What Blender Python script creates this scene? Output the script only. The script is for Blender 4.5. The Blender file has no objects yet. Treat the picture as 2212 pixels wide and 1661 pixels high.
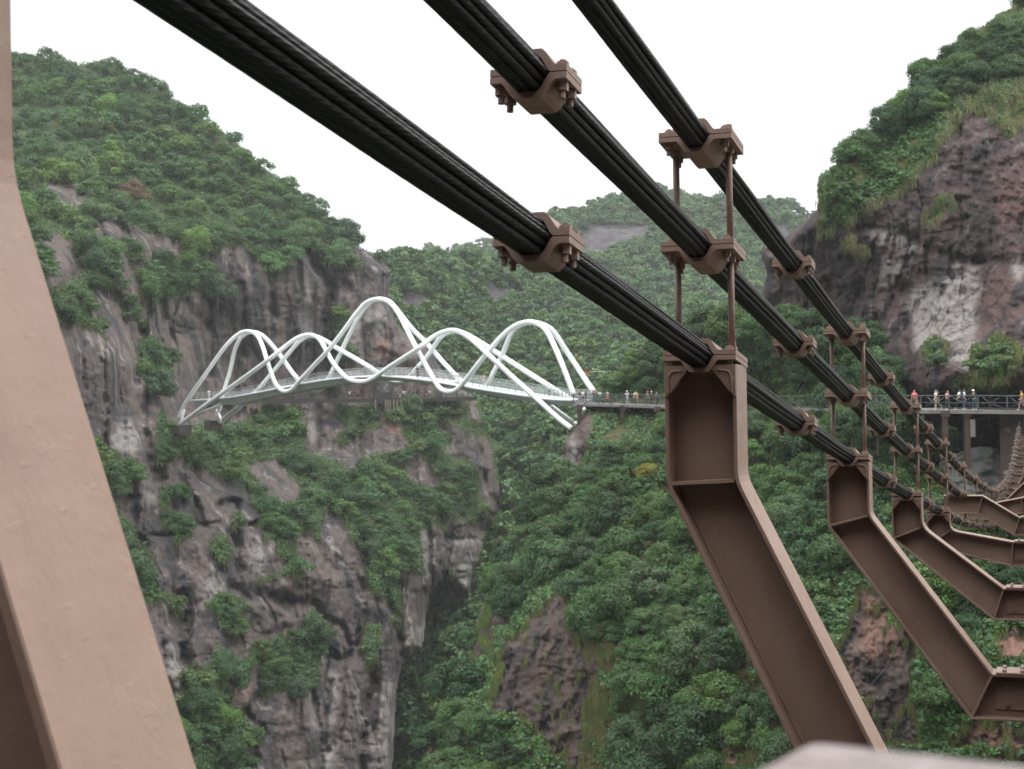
import bpy, bmesh, math, random
import numpy as np
from mathutils import Vector, Matrix
rng = np.random.default_rng(7); random.seed(7)
S = bpy.context.scene; COL = S.collection
# ------------------------------------------------------------ camera
F = 3268.0                      # focal length in units of the 2212-wide measuring frame
PITCH = 31.5/F; ROLL = .017
fw = np.array([0, math.cos(PITCH), math.sin(PITCH)]); R0 = np.array([1., 0, 0]); U0 = np.cross(R0, fw)
CR = R0*math.cos(ROLL)-U0*math.sin(ROLL); CU = U0*math.cos(ROLL)+R0*math.sin(ROLL)
cam_d = bpy.data.cameras.new('camera'); cam = bpy.data.objects.new('camera', cam_d); COL.objects.link(cam)
cam_d.sensor_width = 36; cam_d.lens = 36*F/2212; cam_d.clip_start = .05; cam_d.clip_end = 20000
cam.matrix_world = Matrix(((CR[0], CU[0], -fw[0], 0), (CR[1], CU[1], -fw[1], 0), (CR[2], CU[2], -fw[2], 0), (0, 0, 0, 1)))
cam_d.dof.use_dof = True; cam_d.dof.focus_distance = 9.0; cam_d.dof.aperture_fstop = 11.0
S.camera = cam
# ------------------------------------------------------------ world, sun, exposure
SUN_EL, SUN_AZ = math.radians(52), math.radians(60)      # azimuth from +Y towards +X
w = bpy.data.worlds.new('World'); S.world = w; w.use_nodes = True
nt = w.node_tree; nt.nodes.clear()
def N(nt, t, **k):
    n = nt.nodes.new(t)
    for a, b in k.items(): setattr(n, a, b)
    return n
wo = N(nt, 'ShaderNodeOutputWorld'); bg = N(nt, 'ShaderNodeBackground'); bg.inputs[1].default_value = .1
sky = N(nt, 'ShaderNodeTexSky'); sky.sky_type = 'NISHITA'; sky.sun_disc = False; sky.sun_elevation = SUN_EL; sky.sun_rotation = SUN_AZ
tc = N(nt, 'ShaderNodeTexCoord'); sx = N(nt, 'ShaderNodeSeparateXYZ'); nt.links.new(tc.outputs['Generated'], sx.inputs[0])
mr = N(nt, 'ShaderNodeMapRange'); nt.links.new(sx.outputs[2], mr.inputs[0]); mr.inputs[1].default_value = .2; mr.inputs[2].default_value = 1; mr.inputs[3].default_value = 7.7; mr.inputs[4].default_value = 30
mp = N(nt, 'ShaderNodeMapping'); mp.inputs['Scale'].default_value = (2.2, 2.2, 7); nt.links.new(tc.outputs['Generated'], mp.inputs[0])
ns = N(nt, 'ShaderNodeTexNoise'); ns.inputs['Scale'].default_value = 1.3; ns.inputs['Detail'].default_value = 5; nt.links.new(mp.outputs[0], ns.inputs[0])
mr2 = N(nt, 'ShaderNodeMapRange'); nt.links.new(ns.outputs[0], mr2.inputs[0]); mr2.inputs[1].default_value = .38; mr2.inputs[2].default_value = .62; mr2.inputs[3].default_value = .86; mr2.inputs[4].default_value = 1.12
mu = N(nt, 'ShaderNodeMath', operation='MULTIPLY'); nt.links.new(mr.outputs[0], mu.inputs[0]); nt.links.new(mr2.outputs[0], mu.inputs[1])
cc = N(nt, 'ShaderNodeCombineColor')
for i, f_ in enumerate((.975, .99, 1.0)):
    m_ = N(nt, 'ShaderNodeMath', operation='MULTIPLY'); nt.links.new(mu.outputs[0], m_.inputs[0]); m_.inputs[1].default_value = f_; nt.links.new(m_.outputs[0], cc.inputs[i])
mx = N(nt, 'ShaderNodeMix', data_type='RGBA'); mx.inputs[0].default_value = .93
nt.links.new(sky.outputs[0], mx.inputs[6]); nt.links.new(cc.outputs[0], mx.inputs[7])
nt.links.new(mx.outputs[2], bg.inputs[0]); nt.links.new(bg.outputs[0], wo.inputs[0])
sl = bpy.data.lights.new('sun', 'SUN'); sl.energy = 1.2; sl.angle = math.radians(22); sl.color = (1, .97, .92)
so = bpy.data.objects.new('sun', sl); COL.objects.link(so)
sd = Vector((math.sin(SUN_AZ)*math.cos(SUN_EL), math.cos(SUN_AZ)*math.cos(SUN_EL), math.sin(SUN_EL)))
so.rotation_euler = sd.to_track_quat('Z', 'Y').to_euler(); so.location = (0, 0, 60)
S.view_settings.view_transform = 'Standard'; S.view_settings.look = 'None'; S.view_settings.exposure = .60; S.view_settings.gamma = 1
S.render.engine = 'CYCLES'
S.cycles.use_denoising = True; S.cycles.max_bounces = 6; S.cycles.diffuse_bounces = 3; S.cycles.glossy_bounces = 2
S.cycles.transmission_bounces = 3; S.cycles.volume_bounces = 0; S.cycles.caustics_reflective = False; S.cycles.caustics_refractive = False
# ------------------------------------------------------------ helpers
def ray(x, y):
    x = np.asarray(x, float)[..., None]; y = np.asarray(y, float)[..., None]
    return CR*((x-1106)/F)-CU*((y-830.5)/F)+fw
def at(x, y, D): return ray(x, y)*D
ALPHA = math.radians(19.24); ca, sa = math.cos(ALPHA), math.sin(ALPHA)
def loc2w(v, u, z): return np.array([v*ca+u*sa, u*ca-v*sa, z])
def tag(o, label=None, cat=None, group=None, kind=None):
    if label: o['label'] = label
    if cat: o['category'] = cat
    if group: o['group'] = group
    if kind: o['kind'] = kind
    return o
def empty(name, loc=(0, 0, 0), rz=0, parent=None):
    o = bpy.data.objects.new(name, None); COL.objects.link(o); o.location = loc; o.rotation_euler = (0, 0, rz); o.parent = parent
    return o
class MB:
    def __init__(s): s.v = []; s.f = []
    def add(s, vs, fs):
        b = len(s.v); s.v += [tuple(map(float, p)) for p in vs]; s.f += [tuple(b+i for i in f) for f in fs]
    def box(s, c, d, M=None):
        vs = [Vector((x*d[0]/2, y*d[1]/2, z*d[2]/2)) for x in (-1, 1) for y in (-1, 1) for z in (-1, 1)]
        if M is not None: vs = [M @ p for p in vs]
        s.add([p+Vector(c) for p in vs], [(0, 1, 3, 2), (4, 6, 7, 5), (0, 4, 5, 1), (2, 3, 7, 6), (0, 2, 6, 4), (1, 5, 7, 3)])
    def prism(s, pts, a, b, axis=1):
        """2D outline (p,q) extruded along axis from a to b; axis 1: pts are (x,z)"""
        n = len(pts)
        def P(p, t): return (p[0], t, p[1]) if axis == 1 else ((t, p[0], p[1]) if axis == 0 else (p[0], p[1], t))
        s.add([P(p, a) for p in pts]+[P(p, b) for p in pts], [tuple(range(n))[::-1], tuple(range(n, 2*n))]+[(i, (i+1) % n, n+(i+1) % n, n+i) for i in range(n)])
    def strip(s, pa, pb, y0, y1):
        """a bent plate: outline pa (outer) and pb (inner) polylines in (x,z), from y0 to y1"""
        n = len(pa); vs = [(p[0], y0, p[1]) for p in pa]+[(p[0], y0, p[1]) for p in pb]+[(p[0], y1, p[1]) for p in pa]+[(p[0], y1, p[1]) for p in pb]
        fs = []
        for i in range(n-1):
            fs += [(i, i+1, n+i+1, n+i), (2*n+i, 3*n+i, 3*n+i+1, 2*n+i+1), (i, 2*n+i, 2*n+i+1, i+1), (n+i, n+i+1, 3*n+i+1, 3*n+i)]
        fs += [(0, n, 3*n, 2*n), (n-1, 3*n-1, 4*n-1, 2*n-1)]
        s.add(vs, fs)
    def tube(s, path, r, n=8, cap=True):
        P = [Vector(p) for p in path]; m = len(P); rr = r if hasattr(r, '__len__') else [r]*m
        t = (P[1]-P[0]).normalized(); up = Vector((0, 0, 1)) if abs(t.z) < .9 else Vector((1, 0, 0)); a = t.cross(up).normalized()
        vs = []
        for i in range(m):
            t = (P[min(i+1, m-1)]-P[max(i-1, 0)]).normalized(); a = (a-t*a.dot(t)).normalized(); b = t.cross(a)
            vs += [P[i]+(a*math.cos(2*math.pi*k/n)+b*math.sin(2*math.pi*k/n))*rr[i] for k in range(n)]
        fs = [(i*n+k, i*n+(k+1) % n, (i+1)*n+(k+1) % n, (i+1)*n+k) for i in range(m-1) for k in range(n)]
        if cap: fs += [tuple(range(n))[::-1], tuple((m-1)*n+k for k in range(n))]
        s.add(vs, fs)
    def ball(s, c, r, n=8, sc=(1, 1, 1)):
        vs = [(c[0], c[1], c[2]+r*sc[2])]; m = n//2
        for i in range(1, m):
            th = math.pi*i/m
            vs += [(c[0]+r*sc[0]*math.sin(th)*math.cos(2*math.pi*k/n), c[1]+r*sc[1]*math.sin(th)*math.sin(2*math.pi*k/n), c[2]+r*sc[2]*math.cos(th)) for k in range(n)]
        vs.append((c[0], c[1], c[2]-r*sc[2])); L = len(vs)-1
        fs = [(0, 1+k, 1+(k+1) % n) for k in range(n)]
        for i in range(m-2): fs += [(1+i*n+k, 1+(i+1)*n+k, 1+(i+1)*n+(k+1) % n, 1+i*n+(k+1) % n) for k in range(n)]
        fs += [(L, 1+(m-2)*n+(k+1) % n, 1+(m-2)*n+k) for k in range(n)]
        s.add(vs, fs)
    def mesh(s, name, mat, smooth=False):
        me = bpy.data.meshes.new(name); me.from_pydata(s.v, [], s.f); me.update()
        if smooth: me.polygons.foreach_set('use_smooth', [True]*len(me.polygons))
        if mat: me.materials.append(mat)
        return me
    def build(s, name, mat, parent=None, smooth=False, bevel=0):
        o = bpy.data.objects.new(name, s.mesh(name, mat, smooth)); COL.objects.link(o); o.parent = parent
        if bevel:
            b = o.modifiers.new('edge', 'BEVEL'); b.width = bevel; b.segments = 1; b.limit_method = 'ANGLE'; b.angle_limit = .6
        return o
def put(name, me, parent=None, loc=None, rot=None, scale=None):
    o = bpy.data.objects.new(name, me); COL.objects.link(o); o.parent = parent
    if loc is not None: o.location = loc
    if rot is not None: o.rotation_euler = rot
    if scale is not None: o.scale = scale
    return o
# numpy value noise
_T = rng.random((256, 256))
def vn(x, y):
    x = np.asarray(x, float); y = np.asarray(y, float); xi = np.floor(x).astype(int); yi = np.floor(y).astype(int); fx = x-xi; fy = y-yi
    fx = fx*fx*(3-2*fx); fy = fy*fy*(3-2*fy); a = lambda i, j: _T[(xi+i) & 255, (yi+j) & 255]
    return (a(0, 0)*(1-fx)+a(1, 0)*fx)*(1-fy)+(a(0, 1)*(1-fx)+a(1, 1)*fx)*fy
def fbm(x, y, o=4, s=0.):
    r = 0; am = .5; t = 0
    for i in range(o): r = r+am*vn(x*2**i+17.3*i+s, y*2**i+9.1*i+s*1.7); t += am; am *= .5
    return r/t
def inpoly(X, Y, poly):
    r = np.zeros(X.shape, bool); n = len(poly)
    for i in range(n):
        x1, y1 = poly[i]; x2, y2 = poly[(i+1) % n]
        if y1 == y2: continue
        c = ((y1 > Y) != (y2 > Y)) & (X < (x2-x1)*(Y-y1)/(y2-y1)+x1); r ^= c
    return r
def segdist(X, Y, pl):
    d = np.full(X.shape, 1e9)
    for (x1, y1), (x2, y2) in zip(pl[:-1], pl[1:]):
        L = (x2-x1)**2+(y2-y1)**2+1e-9; t = np.clip(((X-x1)*(x2-x1)+(Y-y1)*(y2-y1))/L, 0, 1)
        d = np.minimum(d, np.hypot(X-x1-t*(x2-x1), Y-y1-t*(y2-y1)))
    return d
def blur(A, k):
    for ax in (0, 1):
        P = np.concatenate([np.repeat(np.take(A, [0], ax), k, ax), A, np.repeat(np.take(A, [-1], ax), k, ax)], ax)
        cs = np.cumsum(P, ax); z = np.zeros_like(np.take(cs, [0], ax)); cs = np.concatenate([z, cs], ax); n = A.shape[ax]
        A = (np.take(cs, np.arange(2*k+1, 2*k+1+n), ax)-np.take(cs, np.arange(0, n), ax))/(2*k+1)
    return A
def rbf(ctrl):
    c = np.array(ctrl, float); P = c[:, :2]/500; n = len(P)
    def K(A, B):
        r2 = ((A[:, None]-B[None])**2).sum(-1)+1e-12; return .5*r2*np.log(r2)
    M = np.zeros((n+3, n+3)); M[:n, :n] = K(P, P)+np.eye(n)*.003; M[:n, n] = 1; M[:n, n+1:] = P; M[n, :n] = 1; M[n+1:, :n] = P.T
    wt = np.linalg.solve(M, np.concatenate([c[:, 2], [0, 0, 0]])); lo, hi = c[:, 2].min()*.9, c[:, 2].max()*1.08
    def f(X, Y):
        Q = np.stack([X.ravel(), Y.ravel()], 1)/500; out = np.empty(len(Q))
        for i in range(0, len(Q), 20000):
            q = Q[i:i+20000]; out[i:i+20000] = K(q, P)@wt[:n]+wt[n]+q@wt[n+1:]
        return np.clip(out, lo, hi).reshape(X.shape)
    return f
def npmesh(name, V, Fq, attrs=None, smooth=False, mat=None):
    me = bpy.data.meshes.new(name); V = np.asarray(V, np.float32); Fq = np.asarray(Fq, np.int32); k = Fq.shape[1]
    me.vertices.add(len(V)); me.vertices.foreach_set('co', V.ravel()); me.loops.add(Fq.size); me.loops.foreach_set('vertex_index', Fq.ravel())
    me.polygons.add(len(Fq)); me.polygons.foreach_set('loop_start', np.arange(0, Fq.size, k, dtype=np.int32))
    if smooth: me.polygons.foreach_set('use_smooth', np.ones(len(Fq), bool))
    for nm, a in (attrs or {}).items():
        a = np.asarray(a, np.float32)
        if a.ndim == 1: at_ = me.attributes.new(nm, 'FLOAT', 'POINT'); at_.data.foreach_set('value', a)
        else:
            at_ = me.attributes.new(nm, 'FLOAT_COLOR', 'POINT'); at_.data.foreach_set('color', np.concatenate([a, np.ones((len(a), 1), np.float32)], 1).ravel())
    if mat: me.materials.append(mat)
    me.update(calc_edges=True); return me
# ------------------------------------------------------------ materials
def mat(name):
    m = bpy.data.materials.new(name); m.use_nodes = True; nt = m.node_tree; return m, nt, nt.nodes['Principled BSDF']
def noise(nt, scale, detail=4, vec=None, sc=None, rough=.55, co='Object'):
    t = N(nt, 'ShaderNodeTexCoord'); src = t.outputs[co]
    if sc: m_ = N(nt, 'ShaderNodeMapping'); m_.inputs['Scale'].default_value = sc; nt.links.new(src, m_.inputs[0]); src = m_.outputs[0]
    n = N(nt, 'ShaderNodeTexNoise'); n.inputs['Scale'].default_value = scale; n.inputs['Detail'].default_value = detail; n.inputs['Roughness'].default_value = rough
    nt.links.new(src, n.inputs[0]); return n.outputs[0]
def rng_(nt, s, a, b, c=0., d=1.):
    m_ = N(nt, 'ShaderNodeMapRange'); nt.links.new(s, m_.inputs[0]); m_.inputs[1].default_value = a; m_.inputs[2].default_value = b; m_.inputs[3].default_value = c; m_.inputs[4].default_value = d; return m_.outputs[0]
def mix(nt, f, a, b, mode='MIX'):
    m_ = N(nt, 'ShaderNodeMix', data_type='RGBA', blend_type=mode)
    for s, i in ((f, 0), (a, 6), (b, 7)):
        if isinstance(s, (int, float)): m_.inputs[i].default_value = s
        elif isinstance(s, tuple): m_.inputs[i].default_value = (*s, 1)
        else: nt.links.new(s, m_.inputs[i])
    return m_.outputs[2]
def mth(nt, op, a, b):
    m_ = N(nt, 'ShaderNodeMath', operation=op)
    for s, i in ((a, 0), (b, 1)):
        if isinstance(s, (int, float)): m_.inputs[i].default_value = s
        else: nt.links.new(s, m_.inputs[i])
    return m_.outputs[0]
def attr(nt, name, out='Fac'):
    a = N(nt, 'ShaderNodeAttribute'); a.attribute_name = name; return a.outputs[out]
def bump(nt, p, h, st, dist):
    b = N(nt, 'ShaderNodeBump'); b.inputs['Strength'].default_value = st; b.inputs['Distance'].default_value = dist; nt.links.new(h, b.inputs['Height']); nt.links.new(b.outputs[0], p.inputs['Normal'])
def simple(name, col, rough=.6, metal=0, var=.15, sc=8., bs=0, bd=.01):
    m, nt, p = mat(name); n = noise(nt, sc, 5); k = tuple(c*(1-var) for c in col); h = tuple(min(1, c*(1+var)) for c in col)
    nt.links.new(mix(nt, rng_(nt, n, .3, .7), k, h), p.inputs['Base Color']); p.inputs['Roughness'].default_value = rough; p.inputs['Metallic'].default_value = metal
    if bs: bump(nt, p, noise(nt, sc*3, 4), bs, bd)
    return m
def steel_paint():
    m, nt, p = mat('brown_steel_paint')
    base = mix(nt, rng_(nt, noise(nt, 2.2, 6), .3, .72), (.240, .160, .122), (.310, .212, .165))
    streak = rng_(nt, noise(nt, 1.0, 6, sc=(9, 9, .7)), .56, .75)
    base = mix(nt, mth(nt, 'MULTIPLY', streak, .22), base, (.17, .105, .08))
    chip = rng_(nt, noise(nt, 22, 6, rough=.75), .685, .71)
    base = mix(nt, mth(nt, 'MULTIPLY', chip, .8), base, (.16, .08, .05))
    rust = mth(nt, 'MULTIPLY', rng_(nt, noise(nt, 1.6, 7, sc=(6, 6, .9), rough=.7), .62, .68), .35); base = mix(nt, rust, base, (.17, .075, .035))
    moss = mth(nt, 'MULTIPLY', rng_(nt, noise(nt, 4.5, 5), .55, .72), .35)
    base = mix(nt, moss, base, (.20, .16, .105))
    nt.links.new(base, p.inputs['Base Color']); nt.links.new(rng_(nt, noise(nt, 14, 4), .3, .7, .42, .66), p.inputs['Roughness'])
    p.inputs['Specular IOR Level'].default_value = .35
    drip = mth(nt, 'MULTIPLY', rng_(nt, noise(nt, 5, 3, sc=(4, 4, .5)), .60, .64), .08); dent = mth(nt, 'MULTIPLY', rng_(nt, noise(nt, 16, 2, sc=(1, 1, 2.2)), .63, .66), .09)
    h = mth(nt, 'ADD', mth(nt, 'MULTIPLY', noise(nt, 60, 5), .25), noise(nt, 9, 4)); h = mth(nt, 'ADD', h, mth(nt, 'ADD', drip, dent)); bump(nt, p, h, .6, .006); return m
M_STEEL = steel_paint()
M_BOLT = simple('weathered_bolt_steel', (.27, .185, .15), .5, .1, .35, 30, .4, .003)
def rope_mat():
    m, nt, p = mat('black_greased_wire_rope')
    c = mix(nt, rng_(nt, noise(nt, 3, 6), .35, .7), (.003, .0033, .0035), (.011, .011, .0095)); c = mix(nt, rng_(nt, noise(nt, 40, 4, rough=.8), .68, .76), c, (.10, .10, .09))
    nt.links.new(c, p.inputs['Base Color']); p.inputs['Roughness'].default_value = .55; p.inputs['Specular IOR Level'].default_value = .22
    lay = mth(nt, 'SINE', attr(nt, 'lay'), 0.); bump(nt, p, mth(nt, 'ADD', lay, mth(nt, 'MULTIPLY', noise(nt, 70, 4), .9)), .35, .0022); return m
M_ROPE = rope_mat()
def rod_mat():
    m, nt, p = mat('threaded_rod_paint'); t = N(nt, 'ShaderNodeTexCoord'); wv = N(nt, 'ShaderNodeTexWave', bands_direction='Z'); wv.inputs['Scale'].default_value = 34; nt.links.new(t.outputs['Object'], wv.inputs[0])
    nt.links.new(mix(nt, rng_(nt, noise(nt, 6, 4), .3, .7), (.21, .135, .105), (.28, .19, .15)), p.inputs['Base Color']); p.inputs['Roughness'].default_value = .6; bump(nt, p, wv.outputs[0], .5, .003); return m
M_ROD = rod_mat()
def stone_mat():
    m, nt, p = mat('pink_granite'); c = mix(nt, rng_(nt, noise(nt, 60, 6, rough=.8), .35, .65), (.13, .105, .10), (.25, .21, .205)); c = mix(nt, rng_(nt, noise(nt, 14, 3), .5, .7), c, (.18, .12, .12))
    nt.links.new(c, p.inputs['Base Color']); p.inputs['Roughness'].default_value = .8; bump(nt, p, noise(nt, 50, 5), .6, .004); return m
M_STONE = stone_mat()
M_WHITE = simple('white_bridge_paint', (.76, .78, .78), .35, 0, .07, .4)
M_WDECK = simple('pale_grey_steel_deck', (.50, .53, .54), .5, 0, .12, .5)
M_RAILG = simple('brushed_rail_steel', (.33, .34, .34), .35, .5, .15, 2)
M_BLACK = simple('dark_grey_metal_railing', (.075, .085, .095), .5, .2, .2, 3)
M_CONC = simple('walkway_concrete', (.19, .17, .155), .85, 0, .25, 1.3, .3, .03)
M_DWOOD = simple('dark_boardwalk', (.032, .027, .024), .8, 0, .3, 2)
M_PIER = simple('brown_walkway_pier', (.055, .038, .033), .7, 0, .2, 1)
M_BARK = simple('bark', (.15, .12, .092), .9, 0, .35, 6, .4, .03)
M_PALEBARK = simple('pale_trestle_wood', (.22, .17, .13), .9, 0, .3, 3)
M_NET = simple('grey_netting', (.17, .175, .165), .95, 0, .3, 1.2, .6, .15)
M_DARK = simple('black_cable_jacket', (.008, .008, .008), .8)
M_RED = simple('red_fabric', (.62, .02, .03), .6); M_LAMP = simple('white_lamp_housing', (.75, .75, .72), .4)
def leaf_mat(name, objcol):
    m, nt, p = mat(name); nt.nodes.remove(p); out = nt.nodes['Material Output']
    if objcol: oi = N(nt, 'ShaderNodeObjectInfo'); tint = oi.outputs['Color']
    else: tint = attr(nt, 'tint', 'Color')
    geo = N(nt, 'ShaderNodeNewGeometry'); isl = geo.outputs['Random Per Island']
    hs = N(nt, 'ShaderNodeHueSaturation'); nt.links.new(tint, hs.inputs['Color']); nt.links.new(rng_(nt, isl, 0, 1, .47, .53), hs.inputs['Hue']); nt.links.new(rng_(nt, isl, 0, 1, .66, 1.42), hs.inputs['Value'])
    c = hs.outputs[0]
    d = N(nt, 'ShaderNodeBsdfDiffuse'); tr = N(nt, 'ShaderNodeBsdfTranslucent'); gl = N(nt, 'ShaderNodeBsdfGlossy'); gl.inputs['Roughness'].default_value = .5; gl.inputs['Color'].default_value = (.8, .85, .9, 1)
    nt.links.new(c, d.inputs[0]); nt.links.new(mix(nt, .5, c, (.10, .16, .02)), tr.inputs[0])
    a = N(nt, 'ShaderNodeMixShader'); a.inputs[0].default_value = .28; nt.links.new(d.outputs[0], a.inputs[1]); nt.links.new(tr.outputs[0], a.inputs[2])
    b = N(nt, 'ShaderNodeMixShader'); b.inputs[0].default_value = .035; nt.links.new(a.outputs[0], b.inputs[1]); nt.links.new(gl.outputs[0], b.inputs[2])
    nt.links.new(b.outputs[0], out.inputs[0]); return m
M_LEAF = leaf_mat('leaves', True); M_LEAFS = leaf_mat('leaves_mass', False)
def terrain_mat(name, fs, dark, midc, pinkc, pale, veg, vegb, bumpd, streak=1.):
    """fs: feature scale per metre; rock/pale/warm masks are mesh attributes"""
    m, nt, p = mat(name)
    c = mix(nt, rng_(nt, noise(nt, .16*fs, 7), .32, .66), midc, pinkc)
    c = mix(nt, rng_(nt, noise(nt, .42*fs, 8, sc=(1, 1, .09), rough=.62), .46, .60), c, dark)
    st = mth(nt, 'MULTIPLY', rng_(nt, noise(nt, .9*fs, 6, sc=(1, 1, .07)), .57, .70), .75*streak)
    c = mix(nt, st, c, pale)
    c = mix(nt, mth(nt, 'MULTIPLY', rng_(nt, noise(nt, 3.0*fs, 6, rough=.7), .5, .72), .8), c, dark)
    spk = mth(nt, 'MULTIPLY', rng_(nt, noise(nt, 5.*fs, 3, rough=.6), .66, .72), .6); c = mix(nt, spk, c, pale)
    pl = mth(nt, 'MULTIPLY', attr(nt, 'pale'), rng_(nt, noise(nt, .8*fs, 7, sc=(1, 1, .4), rough=.7), .36, .52)); c = mix(nt, mth(nt, 'MULTIPLY', pl, .62), c, (.36, .335, .315))
    c = mix(nt, mth(nt, 'MULTIPLY', attr(nt, 'warm'), rng_(nt, noise(nt, .7*fs, 6), .35, .55)), c, (.19, .105, .078) if name[0] != 'r' else (.10, .058, .052))
    moss = mth(nt, 'MULTIPLY', rng_(nt, noise(nt, .35*fs, 7, rough=.7), .60, .68), .5); c = mix(nt, moss, c, (.07, .085, .03))
    v = mix(nt, rng_(nt, noise(nt, .8*fs, 6), .35, .65), veg, vegb)
    rk = rng_(nt, mth(nt, 'ADD', attr(nt, 'rock'), mth(nt, 'MULTIPLY', mth(nt, 'SUBTRACT', noise(nt, 1.1*fs, 6, rough=.7), .5), .9)), .42, .58)
    nt.links.new(mix(nt, rk, v, c), p.inputs['Base Color']); p.inputs['Roughness'].default_value = .9; p.inputs['Specular IOR Level'].default_value = .2
    h = mth(nt, 'ADD', noise(nt, 1.0*fs, 8, sc=(1, 1, .35), rough=.65), mth(nt, 'MULTIPLY', noise(nt, 4*fs, 5, rough=.7), .35)); h = mth(nt, 'ADD', h, mth(nt, 'MULTIPLY', noise(nt, 11*fs, 4, rough=.7), .12)); bump(nt, p, h, 1., bumpd)
    return m
# ------------------------------------------------------------ landforms
def TF(sc, ox, oy):
    return lambda *a: [(ox+sc*x, oy+sc*y) for x, y in a]
zA = TF(.293, 0, 324); zB = TF(.293, 540, 432); zC = TF(.244, 648, 864); zD = TF(.244, 216, 864); zE = TF(.244, 324, 1256); zF = TF(.244, 810, 1256)
zG = TF(.5124, 918, 810); zH = TF(.4877, 1620, 0); zK = TF(.317, 1728, 1134)
class Land: pass
def landform(name, kind, poly, ctrl, step, material, rocks=(), vegs=(), allrock=False, pales=(), warms=(), grooves=(), round_px=30, round_m=10, rib=2.2, ribw=34, crev=2.5, fine=.5, lump=1.2, warp=10, seed=0, skirt=(22, 90), noround=None, cols=0):
    L = Land(); L.poly = poly
    xs = [p[0] for p in poly]; ys = [p[1] for p in poly]
    gx = np.arange(min(xs), max(xs)+step, step); gy = np.arange(min(ys), max(ys)+step, step); X, Y = np.meshgrid(gx, gy)
    XX = X+(fbm(X/22, Y/22, 3, 3+seed)-.5)*warp; YY = Y+(fbm(X/22, Y/22, 3, 8+seed)-.5)*warp
    ins = inpoly(X+(XX-X)*.35, Y+(YY-Y)*.35, poly)
    D = rbf(ctrl)(X, Y)
    rock = np.ones(X.shape) if allrock else np.zeros(X.shape)
    XW = X+(fbm(X/30, Y/30, 4, 31+seed)-.5)*38; YW = Y+(fbm(X/30, Y/30, 4, 47+seed)-.5)*38
    for r in rocks: rock[inpoly(XW, YW, r)] = 1
    for r in vegs: rock[inpoly(XW, YW, r)] = 0
    rk = blur(rock, 2)
    pale = np.zeros(X.shape); warm = np.zeros(X.shape)
    for r in pales: pale[inpoly(XW, YW, r)] = 1
    for r in warms: warm[inpoly(XW, YW, r)] = 1
    pale = blur(pale, 3); warm = blur(warm, 4)
    mpp = D/F
    wx = X+(fbm(X/120, Y/160, 3, 5+seed)-.5)*90
    n1 = fbm(wx/ribw, Y/(ribw*8), 3, 11+seed); n2 = fbm(wx/(ribw*.45), Y/(ribw*3.2), 3, 21+seed); n3 = fbm(X/9, Y/13, 4, 41+seed); n4 = fbm(X/150, Y/38, 3, 61+seed)
    sc = D/300
    rel = rib*sc*(.5-n1)*2.6+crev*sc*np.exp(-(np.abs(n1-.5)/.035)**2)+crev*.25*sc*np.exp(-(np.abs(n2-.5)/.05)**2)+crev*.4*sc*np.exp(-(np.abs(n4-.48)/.03)**2)*(n1 > .45)
    rel = rel*rk+fine*sc*(n3-.5)*2*(.35+.65*rk)+lump*sc*(fbm(X/45, Y/35, 4, 71+seed)-.5)*3+.35*fine*sc*(fbm(X/4.5, Y/7, 2, 85+seed)-.5)*2*rk
    if cols:
        m_ = np.clip((Y-490)/60, 0, 1)*np.clip((930-Y)/60, 0, 1)+.45*np.clip((Y-900)/60, 0, 1); cx_ = X+(fbm(X/90, Y/210, 2, 5+seed)-.5)*60+(Y-700)*.05; w_ = 44+26*vn(X/130, Y*0+3.3)
        rel = rel*(1-.35*m_)+cols*sc*rk*m_*(1-np.abs(np.sin(math.pi*cx_/56))**.45)*(.35+1.1*vn(X/70, Y/160))
    for pl, wd, dp in grooves:
        d = segdist(XW*.3+X*.7, YW*.3+Y*.7, pl); rel = rel+dp*(.15+1.3*np.clip(fbm(X/28, Y/28, 3, 113.)-.15, 0, 1))*np.exp(-(d/(wd*1.25))**2)
    D = D+rel
    edge = [p for p in poly]+[poly[0]]
    segs = [(a, b) for a, b in zip(edge[:-1], edge[1:]) if not (noround and noround(a, b))]
    if round_px:
        d = np.full(X.shape, 1e9)
        for s_ in segs: d = np.minimum(d, segdist(X, Y, s_ if False else [s_[0], s_[1]]))
        t = np.clip(1-d/round_px, 0, 1); D = D+round_m*(1-np.sqrt(np.clip(1-t*t, 0, 1)))
    P = ray(X, Y)*D[..., None]
    ny, nx = X.shape; idx = -np.ones(X.shape, int); idx[ins] = np.arange(ins.sum())
    V = P[ins]; q = ins[:-1, :-1] & ins[1:, :-1] & ins[:-1, 1:] & ins[1:, 1:]
    Fq = np.stack([idx[:-1, :-1][q], idx[1:, :-1][q], idx[1:, 1:][q], idx[:-1, 1:][q]], 1)
    # boundary skirt: the landform's back
    E = np.concatenate([Fq[:, [0, 1]], Fq[:, [1, 2]], Fq[:, [2, 3]], Fq[:, [3, 0]]]); key = np.sort(E, 1); uk, inv, cnt = np.unique(key[:, 0]*10**7+key[:, 1], return_inverse=True, return_counts=True)
    B = E[cnt[inv] == 1]; bv = np.unique(B); rem = -np.ones(len(V), int); rem[bv] = np.arange(len(bv)); base = len(V)
    cen = V.mean(0); dirv = V[bv]/np.linalg.norm(V[bv], axis=1)[:, None]; inw = cen-V[bv]; inw /= np.linalg.norm(inw, axis=1)[:, None]; inw *= .6
    V2 = V[bv]+dirv*skirt[0]+inw*skirt[0]*.35; V3 = V[bv]+dirv*skirt[1]+inw*skirt[1]*.6
    a, b = B[:, 0], B[:, 1]; S1 = np.stack([b, a, base+rem[a], base+rem[b]], 1); n_ = len(bv); S2 = np.stack([base+rem[b], base+rem[a], base+n_+rem[a], base+n_+rem[b]], 1)
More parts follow.
